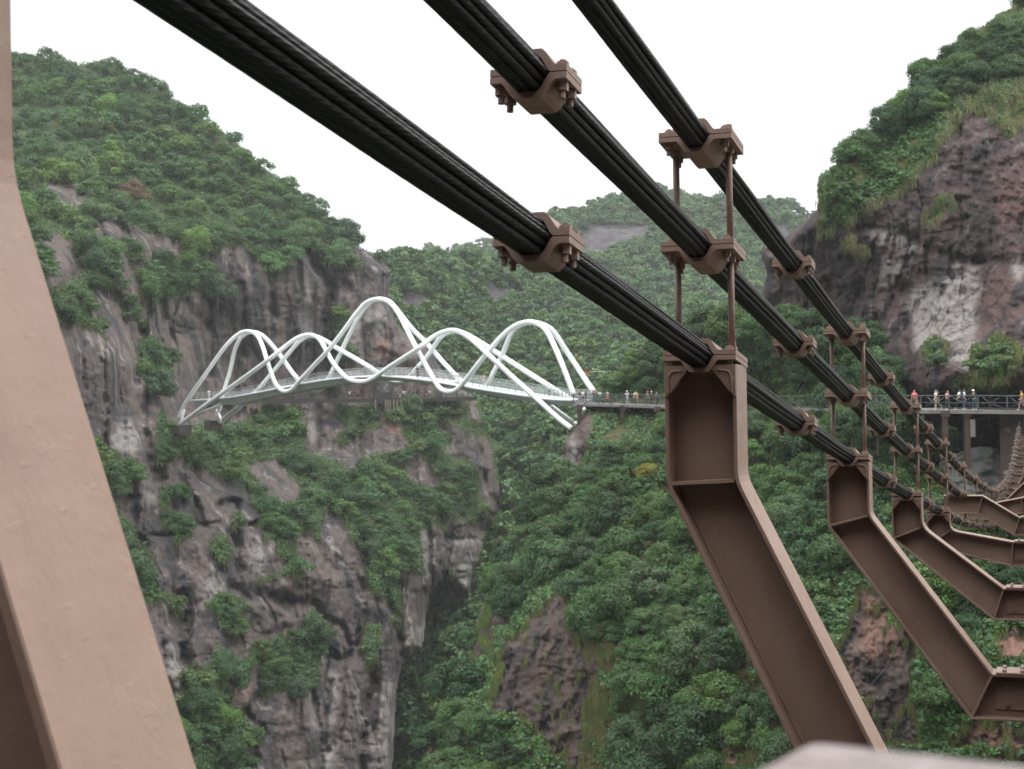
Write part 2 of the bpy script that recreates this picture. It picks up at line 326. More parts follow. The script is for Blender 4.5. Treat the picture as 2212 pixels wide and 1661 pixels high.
    VV = np.concatenate([V, V2, V3]); FF = np.concatenate([Fq, S1, S2])
    g = lambda A, d0: np.concatenate([A[ins], A[ins][bv], np.full(n_, d0)])
    me = npmesh(name, VV, FF, {'rock': g(rk, 0.), 'pale': g(pale, 0.), 'warm': g(warm, 0.)}, True, material)
    o = bpy.data.objects.new(name, me); COL.objects.link(o); o['kind'] = 'structure'
    L.x0, L.y0, L.st, L.D, L.ins, L.rk, L.P, L.o = gx[0], gy[0], step, D, ins, rk, P, o
    return L
def lookup(L, x, y):
    i = np.clip(((np.asarray(y)-L.y0)/L.st).round().astype(int), 0, L.D.shape[0]-1); j = np.clip(((np.asarray(x)-L.x0)/L.st).round().astype(int), 0, L.D.shape[1]-1)
    return L.ins[i, j], L.rk[i, j], L.P[i, j], L.D[i, j]
K_ = dict(dark=(.045, .042, .045), midc=(.088, .072, .067), pinkc=(.142, .108, .098), pale=(.29, .27, .245))
MT_C = terrain_mat('grooved_cliff_rock', .45, veg=(.022, .034, .014), vegb=(.05, .07, .022), bumpd=1.0, **K_)
MT_B = terrain_mat('wooded_hill_ground', .3, veg=(.022, .036, .016), vegb=(.04, .06, .025), bumpd=1.0, dark=(.035, .033, .038), midc=(.058, .050, .056), pinkc=(.092, .076, .080), pale=(.16, .15, .15))
K2 = dict(dark=(.028, .024, .026), midc=(.062, .044, .042), pinkc=(.098, .062, .057), pale=(.24, .215, .205))
MT_E = terrain_mat('red_brown_cliff_rock', .9, veg=(.05, .06, .018), vegb=(.10, .105, .032), bumpd=.45, streak=.6, **K2)
K3 = dict(dark=(.028, .025, .026), midc=(.06, .045, .04), pinkc=(.115, .08, .068), pale=(.20, .17, .15))
MT_S = terrain_mat('dark_slope_rock', 1.2, veg=(.035, .034, .014), vegb=(.085, .075, .028), bumpd=.3, streak=.3, **K3)
# --- far ridges
offr = lambda a, b: (a[1] > 1700 and b[1] > 1700)
A1 = landform('far_ridge', 'hill', [(780, 560), (830, 556), (880, 552), (950, 541), (1000, 535), (1045, 531), (1085, 537), (1140, 560), (1180, 700), (780, 700)], [(800, 560, 900), (1000, 530, 980), (1150, 560, 1000), (1000, 680, 880), (800, 680, 860), (1150, 680, 880)], 6, MT_B, round_px=14, round_m=40, rib=0, crev=0, lump=1.5, seed=3, skirt=(8, 25))
A2 = landform('far_hill', 'hill', [(1090, 600), (1130, 520), (1167, 474), (1190, 458), (1231, 455), (1266, 448), (1304, 430), (1337, 428), (1427, 417), (1483, 423), (1583, 432), (1641, 432), (1674, 438), (1710, 450), (1745, 470), (1770, 478), (1850, 560), (1850, 760), (1090, 760)],
    [(1120, 520, 760), (1300, 420, 820), (1480, 410, 850), (1700, 440, 800), (1130, 740, 640), (1400, 740, 610), (1800, 740, 600), (1250, 540, 740), (1500, 540, 720), (1750, 600, 690)], 5, MT_B,
    rocks=[[(1205, 545), (1250, 502), (1310, 486), (1400, 484), (1432, 502), (1385, 522), (1330, 532), (1290, 548)], [(1640, 505), (1700, 490), (1720, 530), (1650, 545)]], round_px=14, round_m=40, rib=.6, crev=.5, lump=1.2, seed=4, skirt=(8, 25))
B = landform('wooded_hill', 'hill', [(760, 575), (825, 563), (892, 558), (980, 550), (1040, 554), (1100, 575), (1170, 605), (1240, 638), (1320, 655), (1420, 650), (1500, 655), (1720, 700), (1720, 1200), (1320, 1500), (1120, 1960), (740, 1960), (740, 1200), (760, 700)],
    [(825, 556, 480), (1100, 570, 560), (1400, 640, 560), (1700, 700, 480), (850, 700, 430), (1100, 800, 460), (1300, 800, 420), (1450, 780, 410), (1650, 900, 330), (1080, 950, 400), (1200, 950, 365), (1300, 1100, 330), (1150, 1100, 340), (1100, 1200, 330), (1000, 1350, 318), (960, 1500, 297), (900, 1661, 288), (1050, 1661, 262), (780, 900, 420), (780, 1300, 350), (780, 1900, 300), (1150, 1900, 240), (1250, 1400, 260), (1500, 1200, 260)], 5, MT_B,
    rocks=[zB((1030, 680), (1130, 665), (1330, 690), (1340, 760), (1210, 830), (1030, 800)), zB((1680, 640), (1760, 610), (1960, 605), (2060, 660), (2080, 740), (1950, 700), (1870, 760), (1830, 820), (1760, 820), (1730, 740)), zB((2100, 1130), (2160, 1120), (2170, 1260), (2110, 1240)),
           [(1110, 1110), (1145, 1105), (1150, 1145), (1115, 1150)], [(1052, 1190), (1075, 1185), (1088, 1215), (1070, 1245), (1050, 1235)]], round_px=18, round_m=30, rib=1.2, crev=1.2, lump=2.2, seed=5, skirt=(10, 40), noround=offr)
# --- grooved cliff
C_poly = [(-140, 60), (20, 118), (80, 118), (130, 132), (165, 140), (210, 130), (260, 135), (330, 185), (400, 230), (480, 280), (530, 322), (580, 368), (640, 405), (680, 440), (715, 470), (738, 505), (745, 524), (790, 538), (825, 558), (845, 585), (842, 640), (856, 690), (890, 735), (925, 745), (950, 790), (972, 820), (1022, 852), (1036, 870), (1045, 900), (1050, 930), (1062, 962), (1074, 1010), (1082, 1060), (1080, 1110), (1056, 1130), (1054, 1185), (1046, 1220), (1032, 1236), (1028, 1288), (1014, 1302), (990, 1290), (978, 1262), (950, 1262), (928, 1285), (922, 1330), (915, 1400), (871, 1442), (860, 1475), (855, 1550), (849, 1661), (842, 1960), (-140, 1960)]
gr = lambda f, pts, w_, d_: (f(*pts), w_, d_)
C_gro = [gr(zB, [(440, 400), (540, 520), (600, 660), (585, 760), (560, 900), (590, 1040), (580, 1460)], 9, 14), gr(zB, [(360, 470), (380, 700), (330, 850), (340, 1000), (350, 1200)], 5, 4), gr(zB, [(160, 520), (170, 900), (140, 1300)], 6, 3.5),
    gr(zB, [(700, 620), (790, 720), (780, 900)], 8, 3), gr(zB, [(1020, 560), (1035, 900), (1030, 1100), (1040, 1250)], 7, 5), gr(zB, [(1120, 950), (1130, 1200), (1300, 1350)], 8, 3),
    gr(zA, [(1550, 950), (1535, 1200), (1530, 1650)], 7, 5), gr(zA, [(1790, 1000), (1800, 1300), (1790, 1500)], 7, 5), gr(zA, [(2010, 880), (2010, 1200)], 6, 4), gr(zA, [(1330, 1060), (1430, 1200), (1530, 1290)], 6, 3), gr(zA, [(1200, 1130), (1190, 1400)], 6, 3), gr(zA, [(1070, 1100), (1060, 1400)], 7, 4.5),
    gr(zA, [(700, 1000), (860, 1100), (1000, 1300), (1010, 1450), (1000, 1700)], 10, 8), gr(zA, [(600, 700), (590, 870), (520, 960)], 8, 4), gr(zA, [(740, 1400), (740, 1600)], 8, 4), gr(zA, [(860, 1000), (960, 1200), (1040, 1340)], 8, 5),
    gr(zD, [(30, 0), (40, 500)], 8, 6), gr(zD, [(390, 0), (370, 200), (420, 420), (540, 700)], 10, 7), gr(zD, [(270, 640), (300, 900), (370, 1250), (440, 1660)], 9, 7), gr(zD, [(740, 700), (830, 850), (860, 1080), (960, 1130)], 5, 4), gr(zD, [(860, 880), (930, 1100), (1050, 1090)], 4, 4), gr(zD, [(1060, 940), (1160, 900), (1220, 900), (1240, 1100), (1390, 1110)], 6, 6),
    gr(zD, [(460, 1200), (560, 1200), (640, 1180)], 4, 4), gr(zD, [(1180, 1200), (1240, 1500), (1200, 1660)], 12, 7), gr(zE, [(290, 150), (300, 600), (290, 1200)], 14, 9), gr(zE, [(130, 560), (150, 900), (230, 1150)], 7, 5), gr(zE, [(700, 60), (900, 120), (1200, 170), (1420, 190)], 11, 4.5), gr(zE, [(1190, 150), (1180, 420)], 14, 4),
    gr(zE, [(1480, 200), (1560, 370), (1700, 380), (1760, 570), (1830, 560)], 5, 6), gr(zE, [(1830, 540), (1880, 300), (1880, 0)], 6, 7), gr(zE, [(1600, 640), (1700, 700), (1780, 620)], 5, 5), gr(zE, [(1440, 980), (1500, 1300), (1520, 1660)], 7, 5), gr(zE, [(1600, 900), (1560, 1200), (1560, 1500)], 5, 4), gr(zE, [(1700, 900), (1700, 1300), (1600, 1500)], 6, 5), gr(zE, [(1980, 800), (1900, 1200), (1880, 1660)], 9, 7), gr(zE, [(2010, 900), (1990, 1300)], 5, 3), gr(zE, [(850, 1180), (1000, 1350), (900, 1500), (860, 1660)], 8, 5), gr(zE, [(980, 720), (1000, 950), (850, 1150)], 5, 4),
    gr(zC, [(540, 240), (545, 700)], 6, 6), gr(zC, [(150, 20), (160, 440)], 5, 3), gr(zC, [(700, 250), (690, 460)], 5, 3), gr(zC, [(1280, 220), (1310, 400), (1420, 520)], 8, 4), gr(zC, [(1560, 260), (1640, 700), (1780, 1000)], 6, 4), gr(zC, [(560, 1200), (600, 1660)], 6, 6), gr(zC, [(1140, 1130), (1150, 1660)], 5, 4), gr(zC, [(1265, 1050), (1290, 1660)], 9, 8), gr(zC, [(1290, 1210), (1580, 1240)], 4, 2.5), gr(zC, [(1600, 1100), (1590, 1400)], 3, 3), gr(zF, [(110, 150), (200, 400), (230, 700)], 7, 6), gr(zF, [(215, 0), (220, 400), (250, 700)], 6, 6)]
C = landform('grooved_cliff', 'cliff', C_poly,
    [(-140, 60, 420), (20, 110, 420), (300, 150, 400), (640, 400, 370), (745, 500, 350), (838, 575, 345), (-100, 500, 240), (80, 520, 250), (300, 500, 300), (480, 540, 320), (640, 560, 335), (735, 560, 345), (100, 700, 235), (250, 760, 255), (300, 700, 285), (450, 800, 308), (600, 800, 326), (780, 780, 336), (890, 850, 341), (1015, 865, 345), (240, 900, 252), (390, 925, 274), (450, 900, 295), (550, 885, 316), (650, 885, 325), (800, 885, 334), (600, 1000, 300), (800, 1000, 315), (1000, 950, 335), (1070, 1030, 338), (1050, 1250, 325), (900, 1200, 300), (700, 1150, 280), (500, 1050, 270), (300, 1100, 245), (200, 1000, 235), (800, 1300, 280), (850, 1500, 272), (700, 1400, 265), (500, 1400, 240), (400, 1400, 225), (350, 1300, 230), (600, 1661, 235), (850, 1661, 262), (400, 1661, 210), (200, 1661, 190), (-100, 1661, 175), (-100, 900, 210), (700, 1960, 235), (0, 1960, 150), (500, 300, 375), (200, 350, 340), (450, 420, 345)],
    3, MT_C,
    rocks=[zA((330, 220), (400, 215), (450, 270), (560, 230), (650, 330), (690, 430), (600, 460), (500, 440), (400, 320)), zA((240, 680), (420, 610), (520, 700), (600, 860), (560, 960), (480, 1030), (420, 1050), (340, 1020), (300, 860)),
        zA((700, 560), (740, 510), (880, 510), (1000, 560), (1120, 590), (1260, 620), (1400, 690), (1400, 760), (1300, 790), (1180, 770), (1080, 850), (1040, 960), (1060, 1080), (1200, 1130), (1340, 1060), (1500, 1080), (1540, 960), (1480, 900), (1560, 860), (1530, 760), (1700, 690), (1860, 740), (1960, 830), (1990, 880), (2100, 850), (2212, 830), (2250, 1900), (-200, 1900), (430, 1270), (500, 1260), (620, 1330), (700, 1350), (780, 1420), (800, 1400), (760, 1350), (860, 1290), (830, 1260), (720, 1280), (700, 1200), (600, 1130), (560, 1050), (700, 1100), (740, 1100), (700, 1000), (760, 950), (900, 1150), (960, 1250), (1030, 1320), (1060, 1340), (960, 1150), (860, 1020), (850, 900), (800, 780), (720, 700)),
        zB((-100, 370), (60, 440), (160, 510), (260, 500), (370, 380), (440, 375), (560, 325), (740, 322), (900, 400), (1060, 530), (1040, 720), (1080, 880), (1200, 1000), (1300, 1010), (1420, 1200), (1500, 1300), (1700, 1430), (1700, 1490), (-100, 1490)),
        zD((-300, -100), (600, -100), (500, 240), (500, 450), (540, 560), (700, 470), (820, 500), (900, 560), (1000, 640), (1200, 750), (1300, 760), (1340, 900), (1420, 1000), (1380, 1120), (1500, 1220), (1700, 1480), (1640, 1560), (1500, 1530), (1420, 1560), (1400, 1700), (560, 1700), (480, 1580), (420, 1400), (330, 1120), (160, 1000), (100, 800), (240, 760), (300, 640), (160, 480), (-300, 520)),
        zD((620, -60), (1400, -60), (1400, 60), (1250, 140), (1050, 230), (950, 250), (700, 260), (600, 180)), zD((1420, 560), (1560, 520), (1700, 680), (1800, 850), (1660, 940), (1500, 850), (1400, 760), (1320, 640)), zD((1760, 300), (1830, 380), (1900, 500), (1840, 520), (1760, 440)),
        zE((-300, 220), (60, 170), (200, 230), (280, 330), (300, 500), (290, 900), (250, 1120), (150, 1000), (-300, 800)), zE((100, -20), (1300, -20), (1450, 200), (1380, 440), (1200, 440), (1100, 500), (900, 600), (870, 700), (780, 750), (600, 600), (540, 700), (400, 760), (300, 780), (280, 300), (200, 130), (120, 100)),
        zE((1300, -20), (1900, -20), (1960, 100), (2100, 250), (2180, 420), (2260, 600), (2260, 800), (2200, 2900), (870, 2900), (850, 1500), (960, 1450), (1000, 1350), (820, 1180), (720, 1050), (700, 930), (760, 850), (860, 830), (980, 720), (1000, 950), (1000, 1030), (1200, 1000), (1450, 920), (1520, 920), (1500, 750), (1600, 600), (1680, 480), (1560, 370), (1480, 240), (1380, 210)),
        zC((0, -20), (340, -20), (300, 140), (400, 240), (500, 280), (540, 300), (540, 680), (440, 640), (400, 580), (270, 520), (150, 440), (60, 400), (0, 250)), zC((690, 60), (780, 90), (870, 200), (930, 340), (1050, 480), (1150, 600), (1220, 740), (1180, 780), (1060, 770), (940, 700), (990, 580), (880, 490), (700, 460), (600, 520), (540, 520), (560, 260), (700, 240)),
        zC((1500, -10), (1560, 30), (1640, 180), (1600, 210), (1500, 150)), zC((1180, 170), (1350, 200), (1400, 240), (1500, 260), (1640, 340), (1720, 460), (1790, 700), (1830, 1080), (1650, 1000), (1620, 850), (1540, 640), (1480, 520), (1400, 520), (1300, 450), (1300, 330), (1200, 250)),
        zC((200, 1010), (370, 1020), (440, 1140), (560, 1400), (620, 1640), (0, 1700), (0, 1200), (100, 1150), (180, 1300), (160, 1100)), zC((1040, 1140), (1210, 1080), (1250, 1200), (1290, 1500), (1270, 1700), (1100, 1700), (1060, 1350)), zC((1320, 1040), (1480, 1060), (1600, 1100), (1680, 1110), (1690, 1380), (1560, 1480), (1560, 1800), (1400, 1800), (1380, 1550), (1300, 1450), (1270, 1200)),
        zF((200, -60), (480, -60), (500, 300), (460, 600), (250, 760), (200, 600), (210, 300)), zF((0, 80), (100, 150), (230, 500), (240, 750), (210, 850), (190, 1200), (210, 1500), (170, 2900), (-100, 2900), (-100, 80))],
    vegs=[zB((560, 760), (680, 800), (700, 900), (680, 1000), (740, 1050), (760, 1200), (600, 1230), (590, 1100), (570, 900)), zB((570, 430), (740, 400), (790, 540), (720, 500), (600, 480)), zD((500, 820), (600, 760), (760, 740), (700, 830), (640, 850), (600, 960), (700, 1000), (820, 1010), (880, 1180), (700, 1270), (640, 1180), (600, 1050), (560, 920)), zD((960, 1260), (1100, 1240), (1160, 1290), (1120, 1450), (1010, 1480)),
        zE((1880, 380), (2020, 360), (2020, 560), (1960, 760), (1890, 620)), zE((540, 200), (700, 160), (860, 190), (850, 500), (700, 420), (600, 400)), zA((1010, 1440), (1120, 1400), (1240, 1460), (1280, 1620), (1100, 1700), (990, 1650)), zD((0, 480), (160, 480), (290, 640), (240, 760), (60, 700)), zD((1180, 980), (1260, 1000), (1300, 1140), (1180, 1130)), zA((930, 700), (1010, 720), (1060, 790), (980, 810), (920, 740)), zC((280, 290), (420, 270), (480, 380), (380, 420), (270, 350))],
    pales=[zD((150, 200), (340, 190), (360, 360), (280, 520), (130, 440)), zD((250, 560), (420, 620), (480, 900), (380, 940), (300, 700)), zB((780, 850), (1000, 800), (1010, 1000), (1040, 1150), (850, 1200), (740, 1080)), zB((380, 560), (420, 600), (430, 1000), (340, 1100), (330, 900)), zC((20, 20), (130, 20), (130, 440), (60, 330)), zC((1430, 1380), (1540, 1400), (1550, 1660), (1380, 1660)), zC((1600, 1100), (1660, 1110), (1640, 1400), (1590, 1400)), zC((1070, 1150), (1130, 1150), (1140, 1660), (1080, 1500)),
        zE((150, 540), (230, 560), (280, 700), (250, 1110), (180, 900)), zE((480, 0), (700, 0), (620, 150), (500, 300)), zE((1440, 980), (1500, 980), (1490, 1350), (1450, 1350)), zE((1590, 800), (1680, 900), (1640, 1300), (1590, 1200)), zE((2060, 850), (2200, 850), (2170, 1660), (1950, 1660), (2060, 1200)), zE((1560, 1450), (1650, 1400), (1620, 1660), (1520, 1600)), zF((290, 400), (470, 350), (420, 640), (260, 740)), zD((1280, 1200), (1480, 1220), (1460, 1560), (1330, 1500)), zC((1300, 1200), (1500, 1220), (1590, 1230), (1540, 1330), (1440, 1300), (1310, 1230))],
    warms=[zE((1060, 640), (1160, 680), (1240, 780), (1160, 880), (1060, 820)), zE((760, 860), (960, 760), (860, 1000), (790, 1100), (700, 960)), zD((840, 510), (920, 580), (940, 680), (880, 620)), zB((960, 980), (1020, 1000), (1010, 1150), (900, 1160)), zC((700, 90), (800, 120), (880, 300), (750, 300))],
    grooves=C_gro, round_px=34, round_m=14, rib=3.6, ribw=50, crev=1.5, fine=.7, lump=1.6, seed=1, cols=3.4, skirt=(12, 45), noround=lambda a, b: a[0] < -100 or b[0] < -100 or a[1] > 1900)
# --- red-brown cliff
Ecl = landform('red_brown_cliff', 'cliff', [(1640, 545), (1648, 528), (1668, 522), (1668, 540), (1700, 506), (1745, 470), (1764, 452), (1768, 400), (1772, 380), (1800, 360), (1840, 330), (1880, 295), (1905, 255), (1950, 215), (1990, 165), (2050, 110), (2110, 70), (2170, 25), (2230, -20), (2450, -160), (2450, 1320), (1900, 1320), (1640, 900), (1642, 640), (1655, 590)],
    [(1650, 560, 182), (1764, 460, 170), (1780, 380, 170), (1900, 280, 172), (2100, 80, 178), (2300, -40, 185), (2450, -100, 185), (1700, 700, 185), (1850, 600, 168), (1950, 700, 158), (2000, 500, 158), (2150, 300, 158), (2212, 500, 146), (2100, 700, 144), (2000, 830, 141), (2100, 850, 134.5), (2212, 850, 132.5), (2400, 850, 130), (1975, 925, 155), (2060, 940, 156), (2150, 950, 156), (2300, 950, 150), (2060, 893, 150), (2150, 893, 148), (2150, 1150, 138), (2300, 1250, 128), (1700, 900, 185), (2000, 1200, 150)],
    2.6, MT_E, allrock=True, vegs=[zH((250, 790), (310, 650), (480, 540), (640, 330), (780, 160), (900, 100), (1000, -80), (1300, -300), (1700, -300), (1700, 560), (1214, 540), (1160, 600), (1000, 500), (960, 490), (900, 560), (800, 700), (720, 790), (640, 850), (540, 900), (440, 950), (400, 1000), (330, 1060), (290, 1040), (320, 950), (300, 860)), zH((770, 930), (890, 880), (900, 930), (770, 990)), zH((400, 1070), (455, 1060), (440, 1100)), zH((470, 1110), (520, 1100), (500, 1140)), zH((1000, 1560), (1090, 1490), (1180, 1560), (1150, 1661), (970, 1661)), zH((760, 1560), (820, 1510), (860, 1560), (800, 1620))],
    pales=[zH((500, 1020), (640, 1000), (760, 1080), (700, 1120), (560, 1070)), zH((690, 1330), (900, 1180), (1010, 1180), (990, 1470), (860, 1560), (740, 1550), (700, 1420)), zH((580, 1130), (680, 1120), (640, 1300), (590, 1250)), zH((1000, 1480), (870, 1600), (1000, 1640), (1000, 1560)), zH((1160, 1160), (1214, 1170), (1214, 1250), (1170, 1230))],
    warms=[zH((1080, 780), (1214, 700), (1214, 1000), (1120, 1000), (1080, 900)), zH((1060, 1200), (1180, 1200), (1150, 1420), (1040, 1400))],
    grooves=[(zH((320, 940), (420, 1010), (560, 1010), (700, 1040), (800, 1110), (900, 1150), (1100, 1160), (1214, 1180)), 8, 2.2), (zH((790, 1090), (790, 1300)), 6, 1.5), (zH((890, 1100), (900, 1300)), 4, 1.2), (zH((700, 1330), (690, 1500), (710, 1661)), 6, 2.5), (zH((820, 1430), (840, 1500), (800, 1560)), 6, 2), (zH((930, 500), (940, 800)), 10, 1.5), (zH((1030, 1100), (1040, 1400)), 8, 1.8), (zH((480, 1100), (500, 1280), (450, 1400)), 8, 1.5)],
    round_px=26, round_m=9, rib=1.4, ribw=60, crev=1.1, fine=.9, lump=2.2, seed=9, skirt=(18, 90), noround=lambda a, b: a[0] > 2400 or b[0] > 2400 or a[1] > 1000)
# --- near wooded slope
Sl = landform('wooded_slope', 'terrain', [(1262, 882), (1285, 878), (1288, 848), (1320, 812), (1360, 790), (1420, 765), (1480, 710), (1530, 675), (1600, 665), (1660, 680), (1720, 690), (1800, 700), (1880, 730), (1945, 790), (1962, 868), (1985, 900), (2020, 930), (2050, 975), (2085, 1005), (2140, 1035), (2300, 1060), (2500, 1080), (2500, 1980), (880, 1980), (905, 1800), (922, 1661), (925, 1610), (945, 1555), (968, 1505), (985, 1465), (1017, 1424), (1020, 1400), (1028, 1345), (1040, 1312), (1055, 1285), (1072, 1240), (1100, 1190), (1125, 1150), (1150, 1095), (1182, 1035), (1205, 1005), (1217, 981), (1214, 965), (1220, 950), (1238, 927)],
    [(1250, 890, 193), (1290, 892, 190.5), (1440, 892, 182), (1250, 862, 202), (1340, 862, 198), (1440, 862, 193), (1600, 880, 176), (1750, 885, 160), (1900, 890, 146), (1960, 900, 140), (2212, 1060, 136), (2400, 1070, 136), (1300, 820, 198), (1440, 780, 194), (1600, 680, 172), (1750, 700, 162), (1900, 760, 150), (1150, 1100, 185), (1300, 1050, 171), (1500, 1050, 156), (1700, 1050, 145), (1900, 1050, 133), (2100, 1050, 135), (1030, 1330, 165), (1200, 1300, 151), (1400, 1300, 138), (1600, 1300, 128), (1850, 1300, 118), (2212, 1300, 110), (930, 1640, 150), (1200, 1661, 139), (1400, 1661, 126), (1700, 1661, 112), (2000, 1661, 104), (2212, 1661, 99), (2450, 1661, 94), (1500, 1950, 108), (2450, 1950, 85), (900, 1950, 140)],
    3, MT_S, rocks=[zF((1150, 520), (1350, 380), (1560, 80), (1640, 60), (1560, 600), (1400, 1300), (1180, 1200), (1010, 1160), (1050, 900)), zG((640, 140), (720, 150), (715, 250), (690, 280), (680, 340), (640, 420), (575, 420), (580, 290), (600, 220)), zF((1180, 500), (1400, 400), (1560, 150), (1620, 60), (1700, 100), (1720, 500), (1880, 500), (1990, 700), (1930, 1000), (1880, 1200), (1850, 1700), (1750, 1700), (1550, 1500), (1400, 1300), (1180, 1140), (1020, 1150), (1060, 920), (1110, 750)),
        zF((850, 690), (900, 500), (880, 330), (940, 190), (1050, 20), (1060, 200), (1180, 240), (1160, 400), (1060, 430), (1010, 700), (930, 700)), zK((400, 380), (560, 470), (800, 760), (790, 1000), (770, 1200), (860, 1520), (440, 1540), (380, 1200), (280, 1000), (240, 820), (330, 650)), zK((1330, 700), (1700, 680), (1700, 960), (1300, 950)), zK((1120, 1330), (1700, 1380), (1700, 1560), (1000, 1500)), zG((1230, 1480), (1320, 1500), (1310, 1661), (1220, 1661))],
    pales=[zG((620, 260), (640, 250), (650, 420), (610, 400)), zF((1000, 60), (1060, 40), (1020, 200), (920, 300))], warms=[zK((430, 430), (560, 560), (730, 740), (640, 900), (480, 900), (400, 800)), zK((1330, 700), (1700, 680), (1700, 960), (1300, 950)), zF((960, 120), (1060, 30), (1040, 190), (960, 240)), zG((1230, 1480), (1320, 1500), (1310, 1661), (1220, 1661)), zK((1120, 1330), (1700, 1380), (1700, 1560), (1000, 1500)), zG((660, 160), (720, 150), (700, 200))],
    round_px=30, round_m=8, rib=.8, ribw=50, crev=.9, fine=1.3, lump=2.6, seed=13, skirt=(8, 25), noround=lambda a, b: a[0] > 2400 or b[0] > 2400 or a[1] > 1900)
# gorge floor; unseen cliff added behind the viewpoint to shade the bracket webs
xs_ = np.linspace(-6000, 6000, 121); GX, GY = np.meshgrid(xs_, xs_); GZ = -150+(fbm(GX/900, GY/900, 4)-.5)*60
idx = np.arange(121*121).reshape(121, 121); fq = np.stack([idx[:-1, :-1], idx[:-1, 1:], idx[1:, 1:], idx[1:, :-1]], -1).reshape(-1, 4)
z0 = np.zeros(121*121)
gme = npmesh('ground', np.stack([GX, GY, GZ], -1).reshape(-1, 3), fq, {'rock': z0, 'pale': z0, 'warm': z0}, True, MT_B); put('ground', gme)['kind'] = 'structure'
th = np.linspace(math.radians(150), math.radians(350), 90); hz = np.linspace(-150, 48, 60); TH, HZ = np.meshgrid(th, hz)
RR = 34+HZ*.10*(HZ > 0)+np.maximum(0, -HZ)*.12+(fbm(TH*8, HZ/30, 4)-.5)*9+30*np.abs(np.sin(TH-math.pi*1.5))**3
HB = np.stack([RR*np.cos(TH)+2, RR*np.sin(TH)-2, HZ], -1); idx = np.arange(TH.size).reshape(TH.shape); fq = np.stack([idx[:-1, :-1], idx[:-1, 1:], idx[1:, 1:], idx[1:, :-1]], -1).reshape(-1, 4); o1 = np.ones(TH.size)
hb = put('unseen_shading_cliff', npmesh('unseen_shading_cliff', HB.reshape(-1, 3), fq, {'rock': o1, 'pale': o1*0, 'warm': o1*0}, True, MT_E)); hb['kind'] = 'structure'
# ------------------------------------------------------------ trees and undergrowth
def leafquads(c, nrm, size, r, tint=None, elong=1.5):
    """one small four-sided leaf spray per centre"""
    n = len(c); nrm = nrm/np.linalg.norm(nrm, axis=1)[:, None]; t = r.normal(size=(n, 3)); t -= nrm*(t*nrm).sum(1)[:, None]; t /= np.linalg.norm(t, axis=1)[:, None]; b = np.cross(nrm, t)
    s = (size*(.6+.8*r.random(n)))[:, None]; a = t*s*elong*.5; d = b*s*.5
    k = nrm*s*.18
    V = np.stack([c-a, c-d*1.0-k, c+a, c+d*1.0-k], 1).reshape(-1, 3); return V, np.arange(4*n, dtype=np.int32).reshape(-1, 4)
def crown_pts(r, npad, nleaf, rad=1., hgt=.8, flat=.42, style='round'):
    """centres and normals of the leaf sprays of a crown of unit radius standing at height .35 ... ; pads = leafy ends of limbs"""
    C_ = []; Nn = []; pads = []
    for i in range(npad):
        ph = r.random()*2*math.pi; u = r.random()
        if style == 'pine': hh = r.random(); rr_ = (1-hh*.75)*rad*(.35+.6*r.random()); z = .25+hh*1.35*hgt; pr = .20+.22*(1-hh); fl = .28
        elif style == 'tall': hh = r.random(); rr_ = math.sin(math.pi*(.12+.8*hh))*rad*.62*(.5+.5*r.random()); z = .3+hh*1.9*hgt; pr = .24+.12*r.random(); fl = .6
        else: el = math.asin(-.55+1.55*u); rr_ = math.cos(el)*rad*(.55+.3*r.random()); z = .50+math.sin(el)*hgt*(.62+.2*r.random()); pr = .18+.22*r.random(); fl = flat
        pads.append((rr_*math.cos(ph), rr_*math.sin(ph), z, pr, fl))
    per = nleaf//npad
    for x, y, z, pr, fl in pads:
        d = r.normal(size=(per, 3)); d /= np.linalg.norm(d, axis=1)[:, None]; d[:, 2] = np.where(d[:, 2] < -.6, -d[:, 2], d[:, 2])
        lob = 1+.28*np.sin(d[:, 0]*7+x*9)*np.sin(d[:, 1]*6+y*7)
        rad_ = pr*(.62+.42*r.random(per)**.5)*lob
        p = np.stack([x+d[:, 0]*rad_, y+d[:, 1]*rad_, z+d[:, 2]*rad_*fl*1.35], 1)
        nn = d*np.array([.7, .7, 1.]) + np.array([x, y, .45])*.35 + r.normal(size=(per, 3))*.42
        C_.append(p); Nn.append(nn)
    return np.concatenate(C_), np.concatenate(Nn), pads
PROTO = {}
def make_proto(key, seed, npad, nleaf, leaf, style='round', hgt=.8, flat=.42):
    r = np.random.default_rng(seed); c, n, pads = crown_pts(r, npad, nleaf, 1., hgt, flat, style)
    V, Fq = leafquads(c, n, np.full(len(c), leaf), r); cm = npmesh('crown', V, Fq, mat=M_LEAF)
    b = MB(); topz = .95 if style == 'round' else 1.3
    b.tube([(0, 0, -.45), (.02, .01, .1), (-.02, .03, .4), (.02, 0, topz)], [.055, .045, .034, .012], 6)
    for q in range(7):
        a_ = r.random()*6.28; l_ = .75+.35*r.random(); zz = .25+.5*r.random(); b.tube([(0, 0, zz*.5), (.4*l_*math.cos(a_), .4*l_*math.sin(a_), zz), (l_*math.cos(a_+.3), l_*math.sin(a_+.3), zz+.12+.3*r.random())], [.026, .018, .007], 4)
    for x, y, z, pr, fl in pads[::2]:
        z0 = max(.05, z*.45); b.tube([(0, 0, z0), (x*.45, y*.45, z0+(z-z0)*.55), (x*.9, y*.9, z-.03)], [.022, .015, .006], 4)
    tm = b.mesh('trunk', M_BARK, True); PROTO[key] = (cm, tm)
for i in range(4): make_proto(('near', i), 100+i, 30+5*i, 15000, .044, flat=.5)
make_proto(('pine', 0), 120, 44, 11000, .042, 'pine', 1.0); make_proto(('tall', 0), 121, 40, 10000, .05, 'tall', .9)
for i in range(4): make_proto(('mid', i), 140+i, 30+4*i, 8000, .052, flat=.56)
